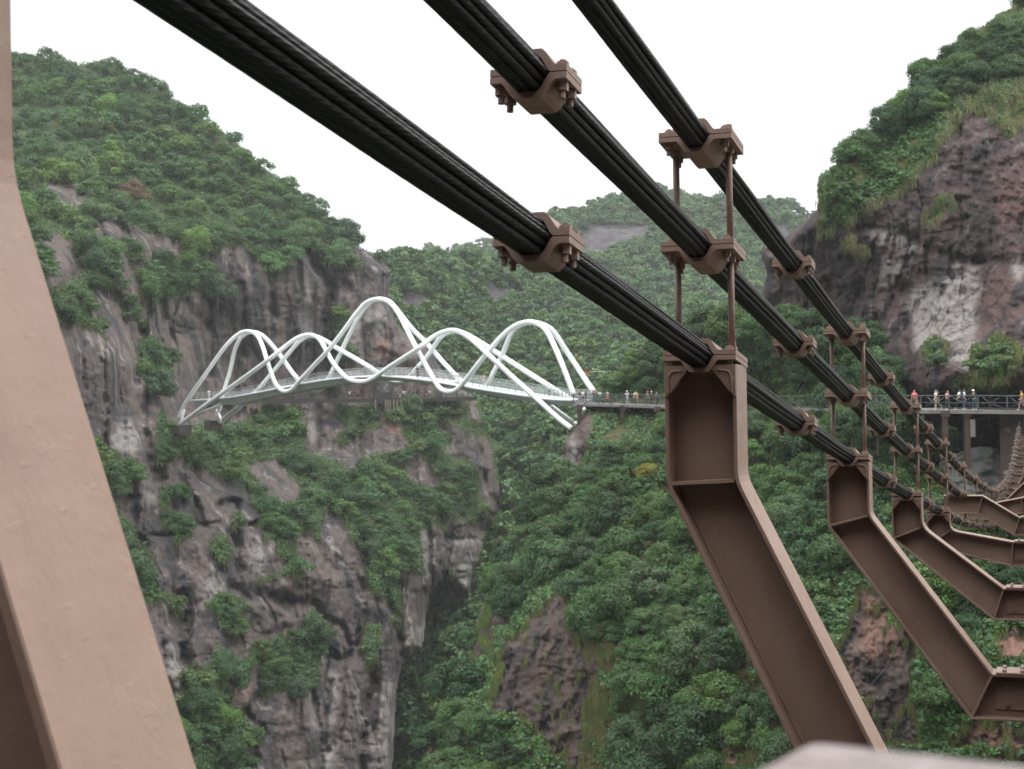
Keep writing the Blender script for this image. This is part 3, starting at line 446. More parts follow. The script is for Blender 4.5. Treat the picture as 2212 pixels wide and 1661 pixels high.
make_proto(('midpine', 0), 150, 32, 4500, .06, 'pine', 1.0)
make_proto(('shrub', 0), 160, 16, 3000, .08, 'round', .55); make_proto(('shrub', 1), 161, 13, 2600, .085, 'round', .45)
FARC = []
for i in range(6):
    r = np.random.default_rng(200+i); c, n, _ = crown_pts(r, 15, 600, 1., .7, .6); FARC.append(leafquads(c, n, np.full(len(c), .165), r))
MIDC = []
for i in range(4):
    r = np.random.default_rng(300+i); c, n, _ = crown_pts(r, 22, 1900, 1., .7, .5); MIDC.append(leafquads(c, n, np.full(len(c), .085), r))
GREENS = [(0.062, 0.131, 0.028), (0.049, 0.108, 0.029), (0.077, 0.146, 0.027), (0.055, 0.119, 0.036), (0.088, 0.146, 0.032), (0.037, 0.088, 0.024), (0.067, 0.136, 0.037)]
def jit(c, a=.18): k = 1+(random.random()-.5)*2*a; return tuple(min(1, x*k*(1+(random.random()-.5)*.12)) for x in c)
def scatter(L, box, test, dpx, n, r, cond=None, rough=.5, erode=0):
    """crown centres at least dpx(x,y) apart (in measuring units) inside the wooded part"""
    pts = []; cell = {}
    for _ in range(n):
        x = box[0]+(box[2]-box[0])*r.random(); y = box[1]+(box[3]-box[1])*r.random()
        ok, rk, P, D = lookup(L, x, y)
        if not ok or rk > rough or (cond and not cond(x, y)): continue
        s = dpx(D)
        if erode and any(lookup(L, x+a*s*erode, y+b*s*erode)[1] > .6 for a, b in ((1, 0), (-1, 0), (0, 1), (0, -1))) and r.random() < .94: continue
        g = 40; ci, cj = int(x//g), int(y//g); bad = False
        for a in range(ci-2, ci+3):
            for b in range(cj-2, cj+3):
                for (px_, py_, s_) in cell.get((a, b), ()):
                    if ((x-px_)/1.25)**2+((y-py_)/.85)**2 < (min(s, s_))**2: bad = True; break
                if bad: break
            if bad: break
        if bad: continue
        cell.setdefault((ci, cj), []).append((x, y, s)); pts.append((x, y, float(D)))
    return pts
def ground_at(L, x, y):
    for k in range(0, 14):
        ok, rk, P, D = lookup(L, x, y+k*L.st)
        if ok: return P, D
    return None, None
R_ = np.random.default_rng(11)
FACE = zF((1150, 450), (1380, 330), (1560, 60), (1720, 20), (1800, 450), (1990, 600), (2030, 1000), (1960, 1800), (1450, 1800), (1380, 1250), (1000, 1150), (1040, 900)); EARTH = zK((250, 330), (580, 400), (860, 740), (830, 1000), (810, 1200), (900, 1560), (470, 1560), (400, 1200), (290, 1000), (240, 800)); EARTH2 = zK((1290, 640), (1750, 620), (1750, 1000), (1260, 1000)); EARTH3 = zK((960, 1320), (1300, 1270), (1750, 1330), (1750, 1640), (900, 1640))
def clear_walk(x, y):
    if y > 1400 and 1230 < x < 1760 and random.random() < .72: return False
    X_, Y_ = np.array([x]), np.array([y])
    X_, Y_ = X_+np.array([0, 50, -50, 0, 0, 34, -34]), Y_+np.array([0, 0, 0, 50, -50, 34, -34])
    if any(inpoly(X_, Y_, p).any() for p in (FACE, EARTH, EARTH2, EARTH3)): return False
    return not (1205 < x < 1445 and 700 < y+0 < 965 and y > 842) and not (1700 < x < 1795 and 820 < y < 905) and not (x > 1930 and y < 960) and not (x > 2030 and y < 1075)
cand = []     # (apparent size, landform, x, y, radius in metres, region)
def plant(L, region, box, rad, spacing, n, cond=None, rough=.5, erode=0):
    for x, y, D in scatter(L, box, None, lambda D: spacing*rad/D*F, n, R_, cond, rough, erode):
        rr = rad*(.62+.75*R_.random()); h = 1.15*rr
        P, D2 = ground_at(L, x, y+.40*h/D*F)
        if P is None: continue
        cand.append((rr/D, L, x, y, rr, region, np.array(P), float(D)))
plant(C, 'hilltop', (-40, 100, 860, 620), 3.1, .98, 9000)
plant(C, 'ledge', (100, 560, 1090, 1700), 2.5, .95, 9000, erode=.8)
plant(Sl, 'slope', (900, 660, 2240, 1700), 2.5, .86, 14000, clear_walk, erode=1.2)
for x_, y_, D_ in ((1475, 905, 171), (1530, 900, 167), (1590, 905, 163), (1650, 900, 158), (1700, 925, 152), (1800, 925, 146), (1840, 900, 138), (1895, 905, 131), (1450, 925, 173)): cand.append((2.4/D_, Sl, x_, y_-30, 2.4+.5*random.random(), 'slope', np.array(at(x_, y_+35, D_)), D_))
plant(Ecl, 'clifftop', (1640, -60, 2240, 480), 2.0, .66, 5000, lambda x, y: y < 470 and (y+.62*x < 1478 or y < 150))
plant(Ecl, 'cliffbush', (1900, 600, 2240, 850), 1.5, .9, 400)
cand = [c for c in cand if -60 < c[2] < 2260 and c[3] < 1720]
# bare earth under the brackets keeps few trees; keep the view of the rock faces open
cand.sort(key=lambda c: -c[0])
PLACE = {'hilltop': 'on the wooded hilltop above the grooved cliff', 'ledge': 'on the ledges and gullies of the grooved cliff', 'slope': 'in the thicket on the steep slope beneath the platform', 'clifftop': 'along the rim of the red-brown cliff', 'cliffbush': 'rooted in the red-brown cliff face'}
SPEC = [('dark green', (0.038, 0.087, 0.023)), ('mid green', (0.066, 0.135, 0.028)), ('grey-green', (0.074, 0.129, 0.043)), ('fresh green', (0.101, 0.180, 0.028))]
def put_tree(P, rr, key, col, label, group, name='tree', cat='tree', squash=1.):
    P = np.array(P, float); P[2] -= .22*rr*squash
    cm, tm = PROTO[key]; e = empty(name, tuple(P), random.random()*6.28); e.scale = (rr, rr, rr*squash); tag(e, label, cat, group)
    c = put('crown', cm, e); c.color = (*jit(col), 1); put('trunk', tm, e); return e
n_tree = 0; rest = []
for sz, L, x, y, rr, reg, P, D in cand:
    if reg == 'cliffbush' or (reg == 'ledge' and rr < 1.75): rest.append((L, x, y, rr, reg, P, D, 'shrub')); continue
    if n_tree >= 292: rest.append((L, x, y, rr, reg, P, D, 'mass')); continue
    k = random.random(); si = 0 if k < .34 else 1 if k < .66 else 2 if k < .87 else 3
    near = D < 215; pine = random.random() < .10
    key = (('pine', 0) if pine else ('near', random.randrange(4))) if near else (('midpine', 0) if pine else ('mid', random.randrange(4)))
    kind = 'layered pine' if pine else 'broadleaf tree'; nm = 'pine_tree' if pine else 'tree'
    lab = f'{SPEC[si][0]} {kind} {PLACE[reg]}'
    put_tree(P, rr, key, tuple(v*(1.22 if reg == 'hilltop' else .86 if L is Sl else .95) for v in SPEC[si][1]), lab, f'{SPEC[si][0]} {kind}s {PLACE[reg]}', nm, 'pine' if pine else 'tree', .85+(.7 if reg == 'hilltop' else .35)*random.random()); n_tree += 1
n_sh = 0; mass = {}
for L, x, y, rr, reg, P, D, k in rest:
    if k == 'shrub' and n_sh < 110:
        bright = random.random() < .35
        put_tree(P, rr*.8, ('shrub', random.randrange(2)), (.085, .125, .035) if bright else (.05, .088, .034), f'{"bright" if bright else "dark"} green shrub clinging {PLACE[reg]}', f'{"bright" if bright else "dark"} shrubs {PLACE[reg]}', 'shrub', 'shrub'); n_sh += 1
    else: mass.setdefault(L.o.name, []).append((P, rr))
def merged(name, items, tints=None, scale=1., kind='stuff', label=None, src=None):
    Vs = []; src = src or FARC; Ts = []; Fs = []; b = 0
    for i, (P, rr) in enumerate(items):
        V, Fq = random.choice(src); a = random.random()*6.28; c_, s_ = math.cos(a), math.sin(a); M = np.array([[c_, -s_, 0], [s_, c_, 0], [0, 0, 1]])
        V = (V@M.T)*rr*np.array([1, 1, .8+.35*random.random()])+P; Vs.append(V); Fs.append(Fq+b); b += len(V)
        Ts.append(np.tile(np.array(jit(random.choice(tints or GREENS), .28))*scale, (len(V), 1)))
    o = put(name, npmesh(name, np.concatenate(Vs), np.concatenate(Fs), {'tint': np.concatenate(Ts)}, mat=M_LEAFS)); o['kind'] = kind
    if label: o['label'] = label; o['category'] = 'forest'
    return o
if mass.get('grooved_cliff'): merged('forest', mass['grooved_cliff'], src=MIDC, label='smaller trees and brush filling the gaps on the grooved cliff hill')
def wood(L, box, rad, spacing, n, label, scale=1.):
    it = []
    for x, y, D in scatter(L, box, None, lambda D: spacing*rad/D*F, n, R_):
        rr = rad*(.6+.8*R_.random()); P, D2 = ground_at(L, x, y+.3*rr/D*F)
        if P is not None: it.append((np.array(P), rr))
    return merged('forest', it, scale=scale, label=label)
wood(B, (760, 540, 1720, 1720), 3.4, .60, 30000, 'dense green forest covering the middle hill and the gully behind the white bridge', .92)
wood(A2, (1090, 400, 1850, 740), 4.0, .62, 12000, 'distant hazy forest covering the high hill beneath the two upper cables')
wood(A1, (780, 520, 1180, 620), 4.5, .6, 3000, 'farthest strip of pale forest on the low ridge')
if mass.get('wooded_slope'): merged('forest', mass['wooded_slope'], src=MIDC, label='small saplings filling the gaps of the slope thicket')
# undergrowth: leaf sprays on the soil and the edges of the rock
def under(L, box, n, size, label, rough=.55, cols=GREENS, lift=.3, name='undergrowth', hang=False, cond=None, elong=1.5):
    x = box[0]+(box[2]-box[0])*R_.random(n); y = box[1]+(box[3]-box[1])*R_.random(n); ok, rk, P, D = lookup(L, x, y)
    patch = fbm(x/26, y/20, 3, 91.); m = ok & (rk < rough+(patch-.5)*.5) & (patch > .36)
    if cond is not None: m &= cond(x, y, rk)
    P = P[m]; patch = patch[m]; k = len(P); P = P-P/np.linalg.norm(P, axis=1)[:, None]*lift*R_.random((k, 1))*2.2+np.array([0, 0, 1])*lift*(R_.random((k, 1))*(patch[:, None]-.3)*5)
    nrm = R_.normal(size=(k, 3))*.6+np.array([0, -.55, .8])
    if hang:
        V0 = P; top = P+np.stack([R_.normal(size=k)*.12, R_.normal(size=k)*.12-.1, np.full(k, 0)], 1)*size*2; tip = P+np.stack([R_.normal(size=k)*.25, -.45-.2*R_.random(k), -.75-.4*R_.random(k)], 1)*size
        mid = P+np.stack([R_.normal(size=k)*.18, -.35-.1*R_.random(k), .18+.25*R_.random(k)], 1)*size; w_ = size*.05
        off = np.array([w_, 0, 0]); V = np.stack([P-off, P+off, mid+off, mid-off, mid-off, mid+off, tip+off*.2, tip-off*.2], 1).reshape(-1, 3); Fq = np.arange(8*k, dtype=np.int32).reshape(-1, 4); rep = 8
    else: V, Fq = leafquads(P, nrm, np.full(k, size), R_, elong=elong); rep = 4
    ci = (fbm(x[m]/34, y[m]/30, 3, 55.)*1.9*len(cols)).astype(int) % len(cols); T = np.array(cols)[ci]*(.75+.5*R_.random((k, 1)))
    o = put(name, npmesh(name, V, Fq, {'tint': np.repeat(T, rep, 0)}, mat=M_LEAFS)); o['kind'] = 'stuff'; o['label'] = label; o['category'] = 'undergrowth' if not hang else 'grass'
    return o
under(C, (-40, 100, 1090, 1700), 430000, .27, 'low bushes and ferns covering the soil of the grooved cliff', lift=.5)
under(B, (760, 540, 1720, 1700), 150000, .5, 'brush between the trees of the middle hill', lift=.4)
under(Sl, (900, 660, 2260, 1700), 420000, .26, 'leafy brush and creepers between the trees of the steep slope', lift=.32, cond=lambda x, y, rk: ~((y > 1390) & (x > 1220) & (x < 1790) & (fbm(x/30, y/30, 3, 5.) > .40)))
under(Ecl, (1640, -60, 2260, 900), 150000, .26, 'leafy brush on the rim of the red-brown cliff', lift=.3)
YG = [(.15, .165, .045), (.12, .145, .04), (.19, .175, .06), (.10, .135, .035), (.16, .13, .06)]
edge = lambda x, y, rk: (rk > .12) & (rk < .9)
under(Ecl, (1640, -60, 2260, 900), 150000, .9, 'long yellow-green grass hanging over the red-brown cliff edge', .95, YG, .1, 'grass', True, lambda x, y, rk: (((rk > .06) & (rk < .9)) | ((x > 2040) & (y < 330) & (rk < .5))))
under(Sl, (960, 1180, 2260, 1700), 260000, .6, 'tufts of yellow-green grass on the dark rock of the slope', .95, YG, .1, 'grass', True, lambda x, y, rk: edge(x, y, rk) | ((fbm(x/14, y/22, 3, 7.) > .66) & (rk > .3)) | ((y > 1380) & (x > 1200) & (rk < .5) & (fbm(x/40, y/40, 3, 17.) > .44)))
under(Sl, (1000, 1250, 1120, 1640), 60000, .5, 'bright green moss and fern strip on the rounded rock edge', 2., [(.15, .19, .04), (.11, .16, .04)], .15, 'moss', True, lambda x, y, rk: segdist(x, y, [(1062, 1290), (1040, 1370), (1075, 1440)]) < 9)
under(Sl, (1000, 1250, 1120, 1680), 60000, .5, 'pale green grass strip running down the arete of the dark rock', 2., [(.17, .20, .05), (.13, .17, .05)], .15, 'grass', True, lambda x, y, rk: segdist(x, y, [(1080, 1440), (1062, 1500), (1042, 1560), (1022, 1620), (1016, 1680)]) < 8)
under(C, (-40, 480, 1090, 1700), 110000, 1.1, 'light green grass clumps on the ledges of the grooved cliff', .95, YG+[(.09, .13, .04)], .1, 'grass', True, lambda x, y, rk: (rk > .08) & (rk < .9) & (fbm(x/20, y/16, 3, 77.) > .5))
# single trees one can pick out
def special(L, x, y, rr, key, col, label, name='tree', cat='tree', squash=1., lift=0):
    P, D = ground_at(L, x, y)
    if P is not None: P = np.array(P)-np.array(P)/np.linalg.norm(P)*lift; return put_tree(P, rr, key, col, label, None, name, cat, squash)
special(Sl, 1400, 1030, 1.5, ('near', 1), (.24, .24, .03), 'round tree with yellow blossom on top of its crown below the platform', lift=2)
special(Sl, 1685, 1180, 1.9, ('tall', 0), (.085, .15, .05), 'tall light green tree standing between the two largest brackets', lift=2.5)
special(Sl, 1550, 1150, 2.0, ('pine', 0), (.08, .115, .03), 'olive green pine with layered branches beside the rectangular bracket head', 'pine_tree', 'pine', 1, 2)
special(Sl, 1475, 1350, 1.6, ('near', 3), (.10, .16, .04), 'small bright green tree beside the slanting beam of the largest bracket', lift=2)
special(Sl, 1500, 1530, 1.7, ('near', 2), (.09, .155, .04), 'bright green leafy tree low on the slope left open by the beam', lift=1.5)
special(C, 290, 430, 3.6, ('mid', 2), (.15, .085, .05), 'rust-brown withering tree among green ones on the hilltop', lift=3)
special(C, 338, 850, 4.2, ('mid', 1), (.045, .085, .038), 'rounded dark tree growing in a niche of the grooved cliff', lift=2)
special(C, 500, 1480, 3.1, ('mid', 0), (.06, .115, .045), 'pointed green tree leaning on the rounded grey boulder', 'tree', 'tree', 1.5, 2)
special(C, 640, 1500, 3.0, ('mid', 3), (.06, .105, .04), 'green tree on the bare orange soil of the lower cliff ledge', lift=2)
special(C, 740, 524, 5.2, ('mid', 1), (.030, .062, .034), 'large dark tree at the brink of the hilltop above the bare rock head', lift=2)
special(C, 470, 640, 4.2, ('mid', 2), (.05, .09, .042), 'broad spreading tree on the bare rock band under the hilltop', lift=2)
special(Ecl, 2140, 850, 2.9, ('near', 2), (.07, .125, .035), 'large green bush hanging on the cliff above the walkway people', 'bush', 'bush', .8, 1)
# ------------------------------------------------------------ the brown suspension bridge (local axes: x to the right of the walk, y along it)
BR = empty('suspension_bridge', (0, 0, 0), -ALPHA); tag(BR, 'brown steel suspension footbridge with stacked black cables and bent outrigger brackets', 'footbridge')
VC = -1.67; PIT = .572; SP = 6.26; U1 = 7.9
_zu = np.array([-9, 0, 5.04, 7.9, 14.16, 20.42, 26.68, 32.94, 44.5, 55.8, 72, 84, 95, 106.5, 126, 135]); _zz = np.array([3.62, 2.36, 1.705, 1.335, .55, -.19, -.876, -1.56, -2.62, -3.52, -4.25, -4.5, -4.42, -3.95, -3.05, -2.6])
# natural cubic spline
def spline(xs, ys):
    n = len(xs); h = np.diff(xs); A = np.eye(n); r = np.zeros(n)
    for i in range(1, n-1): A[i, i-1], A[i, i], A[i, i+1] = h[i-1], 2*(h[i-1]+h[i]), h[i]; r[i] = 6*((ys[i+1]-ys[i])/h[i]-(ys[i]-ys[i-1])/h[i-1])
    m = np.linalg.solve(A, r)
    def f(x):
        x = np.asarray(x, float); i = np.clip(np.searchsorted(xs, x)-1, 0, n-2); t = x-xs[i]; H = h[i]
        return ys[i]+t*((ys[i+1]-ys[i])/H-H*(2*m[i]+m[i+1])/6)+t*t*m[i]/2+t**3*(m[i+1]-m[i])/(6*H)
    return f
z1 = spline(_zu, _zz)
def zc(k, u): return z1(u)-PIT*k          # k = 0 top cable, 2 bottom cable
ROPE = .0145
def rope_mesh(k, ox, oz, ph, ROPE=ROPE):
    ua = np.concatenate([np.arange(-9, -1, .3), np.arange(-1, 17, .04), np.arange(17, 36, .14), np.arange(36, 135, .8), [135.]]); nk = 11; n = len(ua)
    zc_ = zc(k, ua); a = np.arange(nk)*2*math.pi/(nk-1)
    R = ROPE*(1+.02*np.sin(6*(a[None]-2*math.pi*ua[:, None]/.34)))*(1+.012*np.sin(ua*3.1+ph))[:, None]
    aa = a[None]+0*ua[:, None]; wob = .0014*np.sin(ua*2.3+ph*3)[:, None]; lay = (6*(aa-2*math.pi*ua[:, None]/.34)).ravel()
    X = VC+ox+wob+R*np.cos(aa); Z = zc_[:, None]+oz+wob+R*np.sin(aa); Y = np.repeat(ua[:, None], nk, 1)
    V = np.stack([X, Y, Z], -1).reshape(-1, 3); i = np.arange(n-1)[:, None]*nk; j = np.arange(nk-1)[None]; jn = j+1
    Fq = np.stack([i+j, i+jn, i+nk+jn, i+nk+j], -1).reshape(-1, 4); return npmesh('wire_rope', V, Fq, {'lay': lay}, smooth=True, mat=M_ROPE)
for k in range(3):
    mc = put('main_cable', rope_mesh(k, 0, 0, k, .043), BR); mc['label'] = ['topmost black main cable of twisted ropes', 'middle black main cable of twisted ropes', 'lowest black main cable resting on the brackets'][k]
    for q in range(6):
        c0 = 4*ROPE*np.array([math.cos(q*math.pi/3), math.sin(q*math.pi/3)]); c1 = 4*ROPE*np.array([math.cos((q+1)*math.pi/3), math.sin((q+1)*math.pi/3)])
        for t_ in (0, .5): cq = c0+(c1-c0)*t_; put('wire_rope', rope_mesh(k, cq[0], cq[1], q*1.7+k+t_*5), mc)
# --- clamps
def clamp_parts(W, Lc, main):
    t = .026; up = [(-W/2, .002), (-.080, .002), (-.070, .012), (-.046, .055), (-.034, .064), (.034, .064), (.046, .055), (.070, .012), (.080, .002), (W/2, .002)]
    uo = [(-W/2, t), (-.100, t), (-.090, t+.010), (-.064, .074), (-.048, .088), (.048, .088), (.064, .074), (.090, t+.010), (.100, t), (W/2, t)]
    a = MB(); a.strip(uo, up, -Lc/2, Lc/2); b = MB(); b.strip([(x, -z) for x, z in up], [(x, -z) for x, z in uo], -Lc/2, Lc/2)
    ma = a.mesh('upper_plate', M_STEEL); mb = b.mesh('lower_plate', M_STEEL); bm_ = MB(); c = MB()
    def hexnut(m, x, y, z, h, r=.021): m.tube([(x, y, z), (x, y, z+h)], r, 6)
    bo = []
    xs = W/2-.028 if not main else W/2-.045
    for sx in (-1, 1):
        for sy in (-1, 1):
            m = MB(); x, y = sx*xs, sy*(Lc/2-.045); hexnut(m, x, y, t, .020, .023); hexnut(m, x, y, -t-.032, .032, .023); m.tube([(x, y, -t-.06), (x, y, t+.028)], .0125, 8); bo.append(m.mesh('bolt', M_BOLT))
    return ma, mb, bo
CL_M = clamp_parts(.386, .33, True); CL_S = clamp_parts(.282, .185, False)
_b = MB()
for o_ in (0,): _b.tube([(0, 0, 0), (0, 0, .042)], .027, 6); _b.tube([(0, 0, .04), (0, 0, .07)], .019, 8); _b.tube([(0, 0, -.085), (0, 0, -.04)], .03, 6); _b.tube([(0, 0, -.08), (0, 0, .05)], .017, 8)
M_RN = _b.mesh('rod_nut', M_BOLT)
def clamp(k, u, kind, label=None):
    slope = math.atan2(float(zc(k, u+.1)-zc(k, u-.1)), .2)
    P = CL_M if kind == 'main' else CL_S; e = empty('cable_clamp', (VC, u, float(zc(k, u))), 0, BR); e.rotation_euler = (slope, 0, 0)
    if label: e['label'] = label
    put('upper_plate', P[0], e); put('lower_plate', P[1], e)
    if u < 75:
        for b in P[2]: put('bolt', b, e)
    if kind == 'main' and u < 75 and k < 3:
        for s in (-.142, .142): put('rod_nut', M_RN, e, (s, .01, .026))
    return e
ncl = 0
for n in range(0, 21):
    u = U1+SP*(n-1)
    for k in range(3):
        if ncl < 100 and (n <= 9 or k < 2): clamp(k, u, 'main'); ncl += 1
        if ncl < 100 and (n <= 9 or k == 0) and n < 20: clamp(k, u+SP*(.5 if n else .553), 'half'); ncl += 1
for n in range(0, 21):
    u = U1+SP*(n-1); lev = (0, 1) if n != 20 else (0,)
    for k in lev:
        if n > 12 and k == 1: continue
        for s in (-.142, .142):
            b = MB(); b.tube([(0, 0, 0), (0, 0, -PIT+.03)], .0175 if n < 9 else .022, 10 if n < 6 else 6); r_ = b.build('hanger_rod', M_ROD, BR, True); r_.location = (VC+s, u+.01, float(zc(k, u))-.02)
# --- brackets
FW = .29
def offset(pl, w_, kk):
    n = len(pl); out = []
    nr = []
    for i in range(n-1):
        d = np.array(pl[i+1])-np.array(pl[i]); d /= np.linalg.norm(d); nr.append(np.array([d[1], -d[0]]))
    for i in range(n):
        if i == 0: o = nr[0]
        elif i == n-1: o = nr[-1]
        else:
            o = (nr[i-1]+nr[i])/(1+nr[i-1]@nr[i])
            if i == 1: o = np.array([o[0], o[1]*kk])
        out.append(tuple(np.array(pl[i])+o*w_))
    return out
def roundpl(A, idx, r=.07, k=4):
    """replace corner idx of a polyline by a short arc"""
    p0, p1, p2 = map(np.array, (A[idx-1], A[idx], A[idx+1])); a = p1+(p0-p1)/np.linalg.norm(p0-p1)*r; b = p1+(p2-p1)/np.linalg.norm(p2-p1)*r
    arc = [tuple((1-t)**2*a+2*t*(1-t)*p1+t*t*b) for t in np.linspace(0, 1, k)]; return A[:idx]+arc+A[idx+1:]
def bracket(n, label):
    u = U1+SP*(n-1) if n else 1.71; z3 = float(zc(2, u)); br = empty('bracket', (0, u, 0), 0, BR); br['label'] = label; h = FW/2 if n else .14; T = .021
    vj, zj = {0: (-.435, -2.5), 1: (-.46, -2.5), 2: (-.446, -2.50), 3: (-.49, -2.52), 4: (-.48, -2.52), 5: (-.456, -2.61)}.get(n, (-.5, -2.63)); w_ = .375
    if n <= 4:
        zb = {0: .34, 1: -.437, 2: -1.107, 3: -1.75, 4: -2.34}[n]; vr = VC+.19 if n else -1.412
        top = [(vr, z3-.031), (vr, zb), (vj, zj), (3.1, zj)]; bot = offset(top, w_+.005, {0: .3, 1: .3}.get(n, .85))
        if n in (3, 4): vv = .05
        bot[2] = (bot[2][0], bot[2][1]-.03); bot[3] = (3.1, bot[2][1])
        topr = roundpl(top, 1, .05 if n < 3 else .12); botr = roundpl(bot, 1, .06)
    else:
        zf = float(zc(1, u))-.035
        top = [(-1.95, zf), (-1.17, zf), (vj, zj), (3.1, zj)]; bot = offset(top, w_, 1); bot[3] = (3.1, bot[2][1]); topr = top; botr = bot
    off = lambda pl, d: offset(pl, d, 1)
    f = MB(); f.strip(topr, off(topr, T), -h, h); f.build('top_flange', M_STEEL, br, bevel=.003 if n < 4 else 0)
    f = MB(); f.strip(botr, off(botr, -T), -h, h); f.build('bottom_flange', M_STEEL, br, bevel=.003 if n < 4 else 0)
    w2 = MB()
    if n <= 4:
        c = .075; outl = [(topr[0][0]-T, topr[0][1]-.13), (topr[0][0]-T-c, topr[0][1]-.045), (botr[0][0]+T+c, botr[0][1]-.045), (botr[0][0]+T, botr[0][1]-.13)]+[q for q in off(botr, -T)[1:]]+[q for q in off(topr, T)[1:]][::-1]
    else: outl = off(topr, T)+off(botr, -T)[::-1]
    w2.prism(outl, -.007, .007); w2.build('web', M_STEEL, br)
    def stiff(a, b, nm='stiffener', t=.016):
        a, b = np.array(a), np.array(b); d = (b-a)/np.linalg.norm(b-a); nn = np.array([-d[1], d[0]])*t/2; m = MB()
        for y0, y1 in ((-h+.004, -.0075), (.0075, h-.004)): m.prism([tuple(a+nn), tuple(b+nn), tuple(b-nn), tuple(a-nn)], y0, y1)
        m.build(nm, M_STEEL, br)
    ti, bi = off(top, T), off(bot, -T); stiff(bi[1], ti[1]); stiff(bi[2], ti[2])
    # weld beads along the inner corner of the web
    if n <= 3:
        m = MB()
        for A_, B_ in ((bi[1], bi[2]), (ti[1], ti[2])):
            pts = [(A_[0]+(B_[0]-A_[0])*t+random.uniform(-.001, .001), -.010, A_[1]+(B_[1]-A_[1])*t) for t in np.linspace(.02, .98, 40)]; s_ = .006 if A_ is bi[1] else -.006
            m.tube([(x+s_, y, z) for x, y, z in pts], [random.uniform(.004, .0075) for _ in pts], 6)
        m.build('weld_bead', M_STEEL, br, True)
    if n <= 4:   # corner gussets under the saddle
        zt = z3-.032
        for s in (-1, 1):
            g = MB(); xo = VC+s*.188; g.prism([(xo, zt), (xo-s*.135, zt), (xo-s*.118, zt-.03), (xo-s*.022, zt-.155), (xo, zt-.165)][::s], -h-.010, -h+.012)
            gu = g.build('gusset', M_STEEL, br, bevel=.002); wb = MB()
            path = [(xo-s*.022, -h-.012, zt-.15), (xo-s*.022, -h-.012, zt-.06), (xo-s*.035, -h-.012, zt-.035), (xo-s*.06, -h-.012, zt-.028), (xo-s*.105, -h-.012, zt-.026)]
            fine_ = []
            for a, b in zip(path[:-1], path[1:]):
                for t in np.linspace(0, 1, 6, endpoint=False): fine_.append(tuple(a[i]+(b[i]-a[i])*t for i in range(3)))
            wb.tube(fine_, [random.uniform(.004, .0075) for _ in fine_], 6); wb.build('weld_bead', M_STEEL, gu, True)
            g = MB(); g.prism([(xo, zt), (xo-s*.135, zt), (xo-s*.118, zt-.03), (xo-s*.022, zt-.155), (xo, zt-.165)][::s], h-.012, h+.010); g.build('gusset', M_STEEL, br)
    # splice plates and bolts of the cross beam
    zt_, zb_ = zj, bot[2][1]; x0 = vj+.03; xw = bot[2][0]+.62
    s1 = MB(); s1.box((vj+.42, 0, zt_+.009), (.78, FW+.01, .018)); sp = s1.build('splice_plate', M_STEEL, br, bevel=.002)
    if n < 10:
        for i in range(5):
            for y in (-.12, -.06, .06, .12):
                if i % 1 == 0 and (n < 5 or y in (-.12, .12)): m = MB(); m.tube([(vj+.1+i*.15, y, zt_+.018), (vj+.1+i*.15, y, zt_+.038)], .02, 6); m.build('bolt', M_BOLT, sp)
    s2 = MB(); s2.box((vj+.42, -.0155, (zt_+zb_)/2), (.80, .015, (zt_-zb_)*.62)); sp = s2.build('splice_plate', M_STEEL, br, bevel=.002)
    if n < 8:
        for i in range(4):
            for j in (-1, 1): m = MB(); m.tube([(vj+.12+i*.18, -.023, (zt_+zb_)/2+j*.075), (vj+.12+i*.18, -.043, (zt_+zb_)/2+j*.075)], .024, 6); m.build('bolt', M_BOLT, sp)
ORD = ['bracket beam close to the camera filling the frame edge', 'largest complete bracket with rectangular head and long slanting beam', 'second bracket in the row with slanting beam down to its bolted cross beam', 'third bracket with a shorter head and flatter beam', 'fourth bracket with nearly level beam', 'fifth bracket, a level beam under the middle cable']
for n in range(0, 21): bracket(n, ORD[n] if n < 6 else 'far bracket bending down from the deck to the cables')
# --- deck carried by the cross beams (beside the picture), its edge beam and the far anchor pier
us = np.linspace(-6, 137, 60); m = MB(); m.strip([(0, 0), (1, 0)], [(0, -.1), (1, -.1)], 0, 1); m = MB()
def slab(mb, v0, v1, zf, t):
    vs = []; fs = []
    for i, u in enumerate(us):
        z = zf(u); vs += [(v0, u, z), (v1, u, z), (v1, u, z-t), (v0, u, z-t)]
    for i in range(len(us)-1):
        for k in range(4): a = 4*i+k; b = 4*i+(k+1) % 4; fs.append((a, b, b+4, a+4))
    fs += [(3, 2, 1, 0), tuple(4*(len(us)-1)+k for k in range(4))]; mb.add(vs, fs)
slab(m, .12, 2.6, lambda u: -1.72-.1*math.sin(math.pi*min(1, max(0, u/135))), .12); m.build('deck', M_CONC, BR)
for v in (.3, 1.35, 2.4): m = MB(); slab(m, v-.07, v+.07, lambda u: -1.845-.1*math.sin(math.pi*min(1, max(0, u/135))), .62); m.build('stringer', M_STEEL, BR)
m = MB(); m.box((1.3, 138.2, -8.6), (9.3, 3.6, 13.8)); pier = m.build('anchor_pier', simple('brown_pier_cladding', (.10, .068, .060), .6, 0, .1, .7), BR, bevel=.04)
for v, z in ((-2.75, -3.45), (-2.9, -7.1), (-2.6, -11)):
    b = MB(); b.ball((v, 136.35, z), .30, 10); b.build('round_bolt', simple('dull_bolt', (.25, .19, .17), .5), pier, True)
